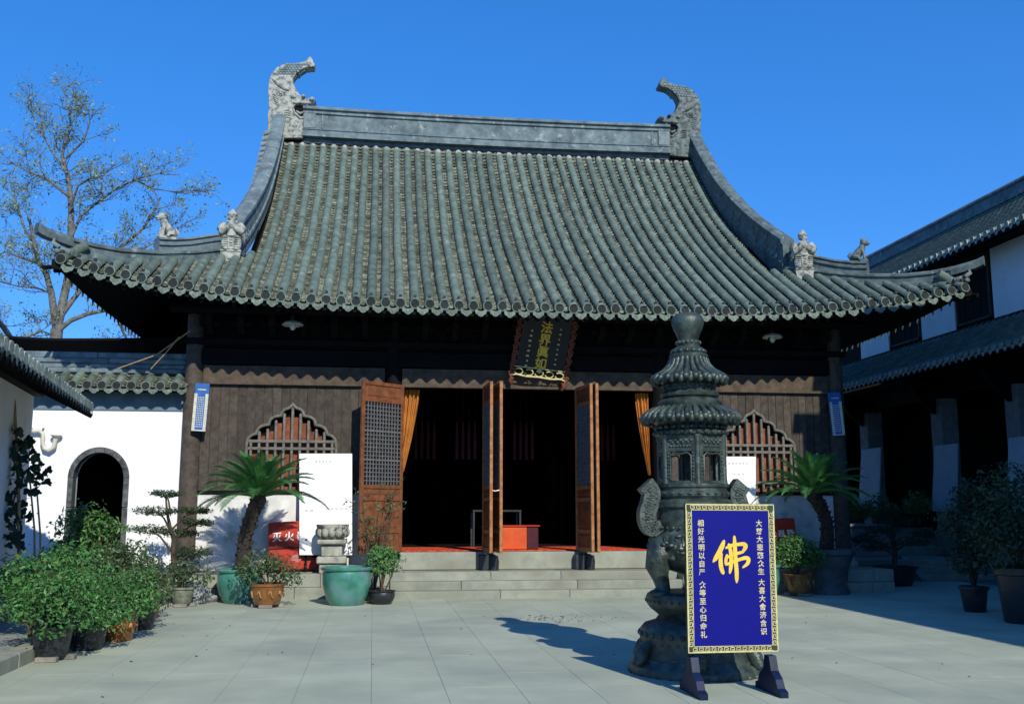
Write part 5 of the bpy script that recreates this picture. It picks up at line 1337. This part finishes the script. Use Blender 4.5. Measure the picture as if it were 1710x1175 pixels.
# coping ridge: layered stone courses
for (z0, z1, y0, y1) in ((4.24, 4.33, .10, .62), (4.335, 4.43, .16, .56), (4.435, 4.53, .13, .59), (4.535, 4.66, .2, .52)):
    x = XL
    while x < XRw + .02:
        l = min(rng.uniform(1.1, 1.9), XRw + .03 - x); b = MB(); b.box((x + .002, WWY + y0, z0), (x + l - .002, WWY + y1, z1), .015); b.build('coping_course', M['ridge'], ww); x += l
b = MB(); b.box((-3.66, WWY - .06, .4), (-3.60, WWY + .1, 3.75), .01); b.build('corner_trim', M['ridge_light'], ww)
# wall spout
s0 = at(57, 721, WWY); spo = thing('wall_spout', 'pale S-bent pipe with flared mouth on the white wall left of the arch', 'pipe', (s0.x, WWY, s0.z))
def wp(px, py, d=.10): p = at(px, py, WWY - d); return p
b = MB(); pp_ = [wp(48, 720), wp(66, 719), wp(72, 724), wp(71, 738), wp(74, 749), wp(82, 752), wp(90, 746), wp(93, 732)]; b.tube(pp_, .042, 10); b.build('pipe', M['enamel'], spo)
c = wp(94, 730); b = MB(); b.lathe([(.04, -.02), (.06, .0), (.105, .03), (.11, .045), (.06, .05)], tuple(c), 16); b.build('flared_mouth', M['enamel'], spo)
for px in (52, 72): p = wp(px, 720, .06); b = MB(); b.tube([p + Vector((0, .08, .06)), p + Vector((0, -.02, .06)), p + Vector((0, -.05, 0))], .010, 5); b.build('clip', M['iron'], spo)
# rear roof behind the wall
re = thing('rear_building', 'low building behind the white wall showing only its dark upturned eave', 'building', (-6, 25, 0))
e0, e1 = at(22, 578, 23.6), at(300, 560, 23.6)
b = MB(); b.box((-8.2, 24.6, 0), (-3.7, 27.4, 5.0)); b.build('wall', M['grey_wall'], re)
b = MB(); P = []
for k in range(13):
    f = k / 12; x = -8.75 + 5.1 * f; z = 5.36 + .20 * max(0, (f - .3)) + .10 * (1 - f) ** 4
    P.append(Vector((x, 23.6, z)))
b.grid([P, [p + Vector((0, 4, .35)) for p in P]]); b.grid([P, [p - Vector((0, 0, .05)) for p in P], [p + Vector((0, 1.2, -.55)) for p in P], [p + Vector((0, 4, -.3)) for p in P]], False); b.build('roof', M['dark'], re)
# straw ropes from the hall column
for pts, lab in (((( 318, 552), (262, 592), (195, 616)), 'longer straw-coloured rope sagging from the temple corner to the white wall coping'), (((300, 562), (276, 590), (252, 616)), 'shorter straw-coloured rope tied between the temple corner and the coping')):
    b = MB(); b.tube([at(pts[0][0], pts[0][1], 20.1), at(pts[1][0], pts[1][1], 20.15), at(pts[2][0], pts[2][1], 20.3)], .014, 6)
    tag(b.build('rope', M['rope'], loc=tuple(at(pts[2][0], pts[2][1], 20.3))), lab, 'rope')

# ================================================================== LEFT WING (runs away from the viewer, slightly turned)
lw = thing('left_wing', 'whitewashed side building at the left edge with a low tiled eave', 'building', (-6, 14, 0))
dv2 = Vector((-.13, .99, 0)).normalized(); nv = Vector((dv2.y, -dv2.x, 0))
wc = at(57, 662, 17.0); wend = Vector((wc.x, 17.0, 0))
b = MB(); q0_ = wend; q1_ = wend - dv2 * 12
b.add([q0_, q1_, q1_ - nv * 6, q0_ - nv * 6] + [p + Vector((0, 0, wc.z + .02)) for p in (q0_, q1_, q1_ - nv * 6, q0_ - nv * 6)], [(0, 1, 5, 4), (1, 2, 6, 5), (2, 3, 7, 6), (3, 0, 4, 7), (4, 5, 6, 7)])
b.build('wall', M['white'], lw)
ee = at(152, 682, 16.8); ee0 = Vector((ee.x, 16.8, ee.z)); eeA = ee0 - dv2 * 11
ee_up = Vector((0, 0, 0))
tiled_slope(lw, eeA, ee0, (-3.2, 0, 1.75), sp=.24, r=.07, th=.10, individual=False)
b = MB(); b.add([wend - nv * .05 + Vector((0, 0, wc.z)), wend - dv2 * 12 - nv * .05 + Vector((0, 0, wc.z)), wend - dv2 * 12 + nv * .14 + Vector((0, 0, wc.z)), wend + nv * .14 + Vector((0, 0, wc.z))] + [p + Vector((0, 0, .2)) for p in (wend - nv * .05 + Vector((0, 0, wc.z)), wend - dv2 * 12 - nv * .05 + Vector((0, 0, wc.z)), wend - dv2 * 12 + nv * .14 + Vector((0, 0, wc.z)), wend + nv * .14 + Vector((0, 0, wc.z)))], [(0, 1, 2, 3), (7, 6, 5, 4), (2, 3, 7, 6), (3, 0, 4, 7)])
b.build('wall_plate', M['dark'], lw)
rf2 = MB()
for k in range(40):
    p = ee0 - dv2 * (.12 + .27 * k) + Vector((0, 0, -.13)); rf2.box((p.x - 1.2, p.y - .035, p.z - .05), (p.x + .05, p.y + .035, p.z + .02), M=None) if False else rf2.tube([p + Vector((.03, 0, 0)), p + Vector((-1.2, 0, .62))], .04, 6)
tag(rf2.build('rafters', M['dark'], lw), kind='stuff')
# bamboo stakes and climbing vine
for k, (x0, y0, x1, y1, Y, lab) in enumerate(((34, 1000, 24, 668, 15.6, 'straight bamboo stake carrying the dark vine at the left edge'), (62, 985, 48, 780, 15.9, 'thin bamboo stake right of the vine stake'), (8, 1020, 34, 920, 14.6, 'short bent bamboo stake leaning at the left edge'), (70, 985, 60, 800, 16.1, 'thin slanted stake beside the tall leafy shrub'))):
    p, q = at(x0, y0, Y), at(x1, y1, Y); b = MB(); b.tube([Vector((p.x, Y, .1)), p.lerp(q, .5) + Vector((.02, 0, 0)), q], [.028, .026, .02] if k in (0, 2) else [.016, .015, .012], 8)
    for j in range(5): c = p.lerp(q, .15 + .18 * j); b.ball(c, (.032, .032, .012) if k in (0, 2) else (.02, .02, .01), 8, 4)
    tag(b.build('bamboo_stake', M['bamboo'], loc=(p.x, Y, .1)), lab, 'stake', 'stakes at the left edge')
vine = thing('climbing_vine', 'dark broad-leaved vine climbing the bamboo stake at the left edge', 'vine', tuple(at(34, 1000, 15.6)))
lm = MB(); lm.add([(0, 0, 0), (.45, -.15, .03), (.62, .2, .05), (.35, .45, .04), (.3, .75, .03), (0, 1.0, -.08), (-.3, .75, .03), (-.35, .45, .04), (-.62, .2, .05), (-.45, -.15, .03), (0, .45, -.05)], [(10, i, i + 1) for i in range(9)] + [(10, 9, 0)])
lmesh = lm.mesh('leaf', M['leaf_dark'])
va = [(28, 745), (20, 720), (40, 740), (12, 760), (50, 755), (60, 775), (8, 800), (30, 790), (68, 800), (20, 830), (45, 800), (5, 835), (14, 865), (30, 850), (52, 830), (4, 700), (32, 765), (72, 790), (10, 890), (24, 905), (40, 870), (3, 780), (36, 815)]
b = MB(); prev = at(34, 985, 15.55)
vp = [at(34, 985, 15.55), at(30, 930, 15.5), at(36, 880, 15.6), at(22, 840, 15.5), at(32, 800, 15.6), at(20, 760, 15.5), at(30, 725, 15.55)]
b.tube(vp, [.02, .018, .016, .014, .012, .01, .006], 6)
for (px, py) in va: c = at(px, py, 15.55); b.tube([min(vp, key=lambda v: (v - c).length), c], [.006, .003], 4)
b.build('stem', M['twig'], vine)
for (px, py) in va:
    for j in range(7):
        c = at(px + rng.uniform(-12, 12), py + rng.uniform(-10, 10), 15.55 + rng.uniform(-.15, .15)); s_ = rng.uniform(.08, .13)
        place(lmesh, 'leaf', vine, c, (R(rng.uniform(40, 110)), R(rng.uniform(-30, 30)), R(rng.uniform(-60, 60))), (s_, s_, s_))

# ================================================================== RIGHT WING (two storeys, in shade)
rw = thing('right_wing', 'shaded two-storey side building with tiled eaves and white upper wall panels', 'building', (16, 25, 0))
Ya, Yb = 12.5, 33.0
tiled_slope(rw, (13.7, Ya, 5.16), (13.7, Yb, 5.16), (1.4, 0, 1.02), sp=.27, r=.075, th=.13)
tiled_slope(rw, (14.25, Ya, 8.02), (14.25, Yb, 8.02), (2.75, 0, 1.86), sp=.27, r=.075, th=.14, sag=.12)
b = MB(); b.sweep([(-.18, 0), (-.18, .12), (-.13, .14), (-.13, .34), (-.17, .36), (-.17, .42), (-.08, .5), (.08, .5), (.17, .42), (.17, .36), (.13, .34), (.13, .14), (.18, .12), (.18, 0)], [(17.0, Ya, 9.86), (17.0, Yb, 9.86)]); b.build('ridge', M['ridge'], rw)
b = MB(); b.box((15.06, Ya, 6.05), (15.3, Yb, 8.35)); b.box((15.0, Ya, 6.02), (15.06, Yb, 6.2)); b.box((14.6, Ya, 7.98), (15.1, Yb, 8.14)); b.box((15.06, Ya, 4.9), (19, Yb, 5.0)); b.box((18.8, Ya, 0), (19, Yb, 10)); b.box((15, Yb, 0), (19, Yb + .2, 9)); b.box((15.1, Ya - .2, 0), (19, Ya, 9)); b.build('upper_wall', M['dark'], rw)
for (ya, yb) in ((27.95, 29.7), (24.45, 26.1), (19.8, 22.75), (15.4, 17.6), (31.4, 32.8)):
    b = MB(); b.box((15.02, ya, 6.24), (15.06, yb, 8.0), .005); b.build('wall_panel', M['white'], rw)
for (ya, yb) in ((26.2, 27.85), (22.85, 24.35), (17.7, 19.7)):
    k = 4
    w_ = MB(); w_.box((15.0, ya, 6.3), (15.055, ya + .06, 7.95)); w_.box((15.0, yb - .06, 6.3), (15.055, yb, 7.95)); w_.box((15.0, ya, 7.9), (15.055, yb, 7.97)); w_.box((15.0, ya, 6.3), (15.055, yb, 6.36)); wo = w_.build('window', M['plank'], rw)
    for i in range(k): b = MB(); b.box((15.02, ya + .07 + (yb - ya - .14) * i / k + .01, 6.37), (15.05, ya + .07 + (yb - ya - .14) * (i + 1) / k - .01, 7.89), .006); b.build('shutter', M['dark'], wo)
b = MB()                                                     # ground-floor veranda
b.box((14.5, Ya, .0), (19, Yb, 1.05)); b.build('floor_plinth', M['step'], rw)
b = MB(); b.box((17.2, Ya, 1.06), (17.3, Yb, 5)); b.build('veranda_wall', M['interior'], rw)
b = MB(); b.box((14.72, Ya, 4.55), (14.95, Yb, 5.0)); b.box((14.0, Ya, 4.98), (14.95, Yb, 5.06)); b.build('beam', M['dark'], rw)
for y in (13.6, 17.9, 21.9, 25.15, 29.2, 32.5):
    b = MB(); b.box((14.72, y - .26, 1.06), (15.2, y + .26, 4.5), .015); b.build('pillar', M['concrete'], rw)
    b = MB(); b.prism([(14.70, 4.5), (14.70, 4.1), (14.3, 4.4), (14.05, 4.8), (14.05, 4.95), (14.7, 4.95)], y - .08, y + .08, 'y'); b.build('bracket', M['dark'], rw)
for k, (xl, xr, yt, yb_, X, lab) in enumerate(((1438, 1470, 748, 846, 14.55, 'shaded grey-white panel leaning on the farthest pillar of the right building'), (1561, 1599, 741, 849, 14.5, 'shaded mauve-white panel leaning on the middle pillar of the right building'), (1686, 1722, 728, 846, 14.45, 'shaded panel leaning on the nearest visible pillar at the right edge'))):
    a, c = atx(xl, yb_, X), atx(xr, yb_, X); y0, y1 = c.y, a.y; z0 = 1.06; zt = atx((xl + xr) / 2, yt, X).z
    t = thing('leaning_panel', lab, 'panel', (X, (y0 + y1) / 2, z0), 'panels leaning along the right building')
    b = MB(); V = [Vector((X - .12, y0 - .12, z0 + .5)), Vector((X - .12, y1 - .05, z0 + .5)), Vector((X + .1, y1, zt)), Vector((X + .1, y0, zt))]
    b.add(V + [p + Vector((.04, 0, 0)) for p in V], [(0, 1, 2, 3), (7, 6, 5, 4), (0, 4, 5, 1), (1, 5, 6, 2), (2, 6, 7, 3), (3, 7, 4, 0)]); b.build('sheet', M['grey_wall'], t)
    b = MB(); b.box((X - .12, y0 - .05, z0), (X - .06, y0 + .03, z0 + .55)); b.box((X - .12, y1 - .1, z0), (X - .06, y1 - .02, z0 + .55)); b.build('stand', M['dark'], t)
# terrace, planter wall and steps on the right
tr = thing('side_terrace', 'shaded low stone terrace with two short flights of steps before the right building', 'terrace', (13, 24, 0))
b = MB(); b.box((10.25, 22.3, 0), (12.3, 33, .46)); b.box((12.3, 23.1, 0), (14.5, 33, .46)); b.box((14.2, 22.3, 0), (14.5, 33, .46)); b.build('core', M['step'], tr)
for k in range(3):
    b = MB(); b.box((12.42, 22.2 + .3 * k, 0), (14.2, 23.1, .15 * (k + 1) - .01), .012); b.build('step_stone', M['step'], tr)
for x in (12.30, 14.2):
    b = MB(); b.prism([(22.0, 0), (22.0, .05), (22.9, .52), (23.2, .52), (23.2, 0)], x, x + .13, 'x'); b.build('cheek_stone', M['concrete'], tr)
for k in range(3):
    b = MB(); b.box((12.9, 24.9 + .3 * k, .46), (14.5, 25.9, .46 + .2 * (k + 1)), .012); b.build('step_stone', M['step'], tr)
plw = thing('planter_wall', 'shaded stone planter box full of low shrubs beside the upper steps', 'planter', (11.8, 24.8, .46))
for i in range(4):
    for j in range(2):
        b = MB(); b.box((10.3 + i * .62 + .003, 24.3, .46 + j * .36 + .003), (10.3 + (i + 1) * .62 - .003, 24.5, .46 + (j + 1) * .36 - .003), .012); b.build('stone_block', M['concrete'], plw)
b = MB(); b.box((10.25, 24.22, 1.185), (12.85, 26.5, 1.25), .015); b.build('coping', M['concrete'], plw)
b = MB(); b.box((12.6, 24.52, .46), (12.78, 26.4, 1.18)); b.box((10.3, 24.52, .46), (10.5, 26.4, 1.18)); b.build('side_wall', M['concrete'], plw)
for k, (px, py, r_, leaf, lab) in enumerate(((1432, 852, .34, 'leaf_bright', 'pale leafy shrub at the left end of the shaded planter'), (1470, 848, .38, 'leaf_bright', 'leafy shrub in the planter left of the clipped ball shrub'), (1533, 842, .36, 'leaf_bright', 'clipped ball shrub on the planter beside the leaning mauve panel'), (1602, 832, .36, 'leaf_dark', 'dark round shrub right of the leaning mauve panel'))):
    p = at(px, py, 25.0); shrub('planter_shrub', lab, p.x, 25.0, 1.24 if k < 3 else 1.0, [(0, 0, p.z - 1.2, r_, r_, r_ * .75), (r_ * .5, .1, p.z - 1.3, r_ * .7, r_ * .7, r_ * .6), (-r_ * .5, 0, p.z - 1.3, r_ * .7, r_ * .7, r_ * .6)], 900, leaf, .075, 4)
# potted bonsai in shade
gb = at(1503, 968, 20.8)
bz0 = pot('dark_pot', 'wide dark square-shouldered pot of the spreading bonsai in the shade', gb.x, 21.0, .48, .42, 'blackpot', 'bowl')
bo = thing('spreading_bonsai', 'dark spreading bonsai with layered branches in the shade before the steps', 'bonsai', (gb.x, 21.0, bz0))
b = MB(); b.tube([(gb.x, 21, bz0 - .02), (gb.x + .03, 21, bz0 + .35), (gb.x - .05, 21, bz0 + .75), (gb.x, 21, bz0 + 1.05)], [.06, .05, .04, .02], 8); b.build('trunk', M['twig'], bo)
for k, (dx, dz, wx) in enumerate(((-.38, .45, .55), (.45, .55, .5), (-.2, .8, .5), (.2, .98, .45), (0, 1.15, .3), (-.62, .62, .35), (.68, .72, .3))):
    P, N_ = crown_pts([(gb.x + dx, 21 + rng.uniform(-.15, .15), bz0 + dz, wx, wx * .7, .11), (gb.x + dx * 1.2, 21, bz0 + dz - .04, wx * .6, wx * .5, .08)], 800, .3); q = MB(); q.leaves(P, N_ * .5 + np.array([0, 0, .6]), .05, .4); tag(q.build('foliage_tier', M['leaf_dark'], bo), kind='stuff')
    q = MB(); q.tube([(gb.x, 21, bz0 + dz * .6), (gb.x + dx, 21, bz0 + dz)], [.025, .012], 6); q.build('branch', M['twig'], bo)
# the two big potted shrubs at the right edge
g1 = at(1634, 1010, 15.4)
z1 = pot('dark_pot', 'dark tapered pot at the right edge, smaller of the two in shade', g1.x, 15.5, .235, .40, 'blackpot', 'taper')
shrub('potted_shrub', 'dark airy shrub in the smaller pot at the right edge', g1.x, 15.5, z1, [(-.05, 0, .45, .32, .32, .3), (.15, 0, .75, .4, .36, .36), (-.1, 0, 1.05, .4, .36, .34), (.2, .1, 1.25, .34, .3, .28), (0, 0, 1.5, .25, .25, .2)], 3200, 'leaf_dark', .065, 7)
g2 = at(1700, 1042, 13.85)
z2 = pot('dark_pot', 'large dark pot cut off by the right edge of the picture', g2.x + .12, 13.9, .36, .78, 'blackpot', 'taper')
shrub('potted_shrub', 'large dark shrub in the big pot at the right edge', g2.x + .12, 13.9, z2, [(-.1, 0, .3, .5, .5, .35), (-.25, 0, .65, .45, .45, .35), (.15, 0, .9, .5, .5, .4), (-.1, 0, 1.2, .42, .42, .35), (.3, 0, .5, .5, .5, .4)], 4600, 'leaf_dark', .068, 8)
# drain grate-like stone on the shaded ground
p = at(1437, 974, 20.9); b = MB(); b.box((p.x - .22, p.y - .15, .0), (p.x + .22, p.y + .15, .09), .02); tag(b.build('stone_slab', M['concrete'], loc=(p.x, p.y, 0)), 'small loose dark stone slab on the shaded paving by the planter pot', 'stone')

# ================================================================== SIDE HALL (right foreground building whose shadow crosses the courtyard)
sh_ = thing('side_hall', 'gabled hall on the near right that shades the right part of the courtyard', 'building', (12.8, 8, 0))
EX, EZ, RX, RZ, YE0, YE1 = 9.65, 5.5, 12.6, 8.3, 0.5, 13.3
b = MB(); b.box((10.4, YE0 + .4, 0), (15.2, YE1 - .35, 5.3)); b.prism([(10.4, 5.3), (15.2, 5.3), (RX, RZ - .3)], YE0 + .4, YE1 - .35); b.build('walls', M['grey_wall'], sh_)
tiled_slope(sh_, (EX, YE0, EZ), (EX, YE1, EZ), (RX - EX, 0, RZ - EZ), sp=.27, r=.08, th=.14)
tiled_slope(sh_, (2 * RX - EX, YE1, EZ), (2 * RX - EX, YE0, EZ), (EX - RX, 0, RZ - EZ), sp=.27, r=.08, th=.14)
b = MB(); b.box((RX - .18, YE0, RZ - .05), (RX + .18, YE1, RZ + .45), .04); b.build('ridge', M['ridge'], sh_)
gw = [(9.9, 0), (15.4, 0), (15.4, 6.5), (14.6, 6.5), (14.6, 8.1), (14.1, 8.1), (14.1, 9.0), (11.05, 9.0), (11.05, 8.15), (10.65, 8.15), (10.65, 6.5), (9.9, 6.5)]
b = MB(); b.prism(gw, YE1 + .01, YE1 + .3); b.build('gable_wall', M['white'], sh_)
for (xa, xb, z) in ((9.7, 10.64, 6.5), (10.45, 11.04, 8.15), (10.9, 14.25, 9.0), (14.12, 14.8, 8.1), (14.62, 15.6, 6.5)):
    b = MB(); b.prism([(YE1 - .12, z + .003), (YE1 + .42, z + .003), (YE1 + .2, z + .22), (YE1 + .1, z + .22)], xa, xb, 'x'); b.build('gable_coping', M['tile'], sh_)
for k in range(5): b = MB(); b.lathe([(.2, 0), (.18, 5.2)], (10.1, YE0 + .8 + k * 2.9, 0), 12); b.build('column', M['dark'], sh_)

# ================================================================== BARE TREE BEHIND THE WALL
TY = 34.0
tree = thing('bare_tree', 'tall nearly bare tree with sparse small leaves behind the white wall', 'tree', (at(92, 600, TY).x, TY, 0))
tm = MB(); TLF = []; TLN = []
def tp(px, py, dy=0.0): v = at(px, py, TY + dy); return v
twr = random.Random(11)
def branch(p, d, L, r_, depth):
    k = 4; pts = [p]; q = p.copy(); dd = d.normalized()
    for i in range(k):
        dd = (dd + Vector((twr.gauss(0, .18), twr.gauss(0, .18), twr.gauss(0.05, .14)))).normalized(); q = q + dd * L / k; pts.append(q.copy())
    tm.tube(pts, [r_ * (1 - .75 * i / k) for i in range(k + 1)], 5 if r_ > .03 else 4, cap=False)
    if depth <= 1:
        for i in range(3 if depth == 0 else 2):
            c = pts[twr.randint(1, k)] + Vector((twr.gauss(0, .12), twr.gauss(0, .12), twr.gauss(0, .12))); TLF.append(c); TLN.append((twr.gauss(0, 1), twr.gauss(0, 1) - .3, .5))
    if depth > 0:
        for i in range(4 if depth > 1 else 4):
            s_ = twr.uniform(.3, 1); j = min(k - 1, int(s_ * k)); b0 = pts[j].lerp(pts[j + 1], s_ * k - j)
            nd = (dd + Vector((twr.gauss(0, .75), twr.gauss(0, .75), twr.gauss(.1, .5)))).normalized()
            branch(b0, nd, L * twr.uniform(.5, .72), r_ * .5, depth - 1)
LIMBS = [([(92, 590), (93, 570), (95, 550)], .26, .24, 0),
         ([(95, 552), (90, 520), (86, 490), (78, 460), (62, 430), (56, 400), (50, 370)], .17, .05, -.8),
         ([(95, 550), (104, 510), (114, 460), (117, 415), (119, 360), (117, 320), (112, 290), (104, 262), (108, 235)], .19, .05, .6),
         ([(97, 552), (118, 535), (146, 524), (176, 518), (196, 530), (206, 555), (214, 570)], .11, .04, -.3),
         ([(100, 530), (122, 500), (140, 478), (170, 430), (200, 415), (235, 385), (255, 360), (268, 330)], .11, .03, 1.6),
         ([(117, 400), (135, 360), (160, 340), (190, 318), (225, 300), (262, 290), (300, 292)], .07, .02, .2),
         ([(118, 345), (130, 310), (165, 290), (182, 287)], .06, .02, -.9),
         ([(66, 440), (35, 430), (10, 420), (-15, 430)], .06, .02, .4),
         ([(60, 415), (40, 380), (25, 330), (20, 290)], .06, .02, 1.4),
         ([(86, 490), (60, 480), (30, 478), (0, 470)], .05, .02, -1.4),
         ([(112, 290), (85, 250), (65, 215), (52, 185)], .06, .015, 1.0),
         ([(108, 240), (118, 205), (112, 170), (106, 148)], .05, .012, .2),
         ([(117, 330), (80, 300), (45, 285), (15, 270)], .06, .015, -1.0),
         ([(110, 265), (140, 235), (150, 205), (148, 185)], .05, .012, -.6),
         ([(-20, 520), (5, 545), (25, 575)], .10, .12, 2.0), ([(20, 575), (45, 562), (70, 552), (88, 560)], .07, .03, .5),
         ([(200, 415), (240, 415), (275, 395), (305, 375)], .05, .012, 1.2), ([(225, 300), (255, 315), (290, 320), (325, 318)], .04, .012, .5)]
for pts, r0, r1, dy in LIMBS:
    P = [tp(a, c, dy * i / max(1, len(pts) - 1)) for i, (a, c) in enumerate(pts)]
    if pts[0] == (92, 590): P.insert(0, Vector((P[0].x, TY, 0)))
    n = len(P); tm.tube(P, [.82 * (r0 + (r1 - r0) * i / (n - 1)) for i in range(n)], 8)
    if r0 > .2: continue
    L_ = sum((P[i + 1] - P[i]).length for i in range(n - 1)); nb = max(5, int(L_ * 3.4))
    for i in range(nb):
        s_ = twr.uniform(.25, 1) * (n - 1); j = min(n - 2, int(s_)); b0 = P[j].lerp(P[j + 1], s_ - j); t = (P[j + 1] - P[j]).normalized()
        if b0.z < 6.4: continue
        d = (t * .5 + Vector((twr.gauss(0, .7), twr.gauss(0, .8), twr.gauss(.25, .5)))).normalized()
        branch(b0, d, twr.uniform(.45, 1.05), .018, 2)
tree_o = tm.build('trunk', M['bark'], tree)
q = MB(); q.leaves(TLF, TLN, .078, .6); tag(q.build('crown', M['tree_leaf'], tree), kind='stuff')
print('tree leaves', len(TLF))

# ================================================================== small litter on the paving
b = MB()
for k in range(140):
    x, y = 2.75 + rng.gauss(0, .42), 15.35 + rng.gauss(0, .32)
    if k > 90: x, y = rng.uniform(-2.6, 7), rng.uniform(9.5, 18.6)
    s_ = rng.uniform(.006, .02); a = rng.uniform(0, 3.14); c_, d_ = math.cos(a) * s_, math.sin(a) * s_
    b.add([(x - c_, y - d_, .003), (x + d_, y - c_, .006), (x + c_, y + d_, .012), (x - d_, y + c_, .005)], [(0, 1, 2, 3)])
tag(b.build('litter', M['twig']), 'scattered dry leaf bits and ash crumbs on the paving', kind='stuff')
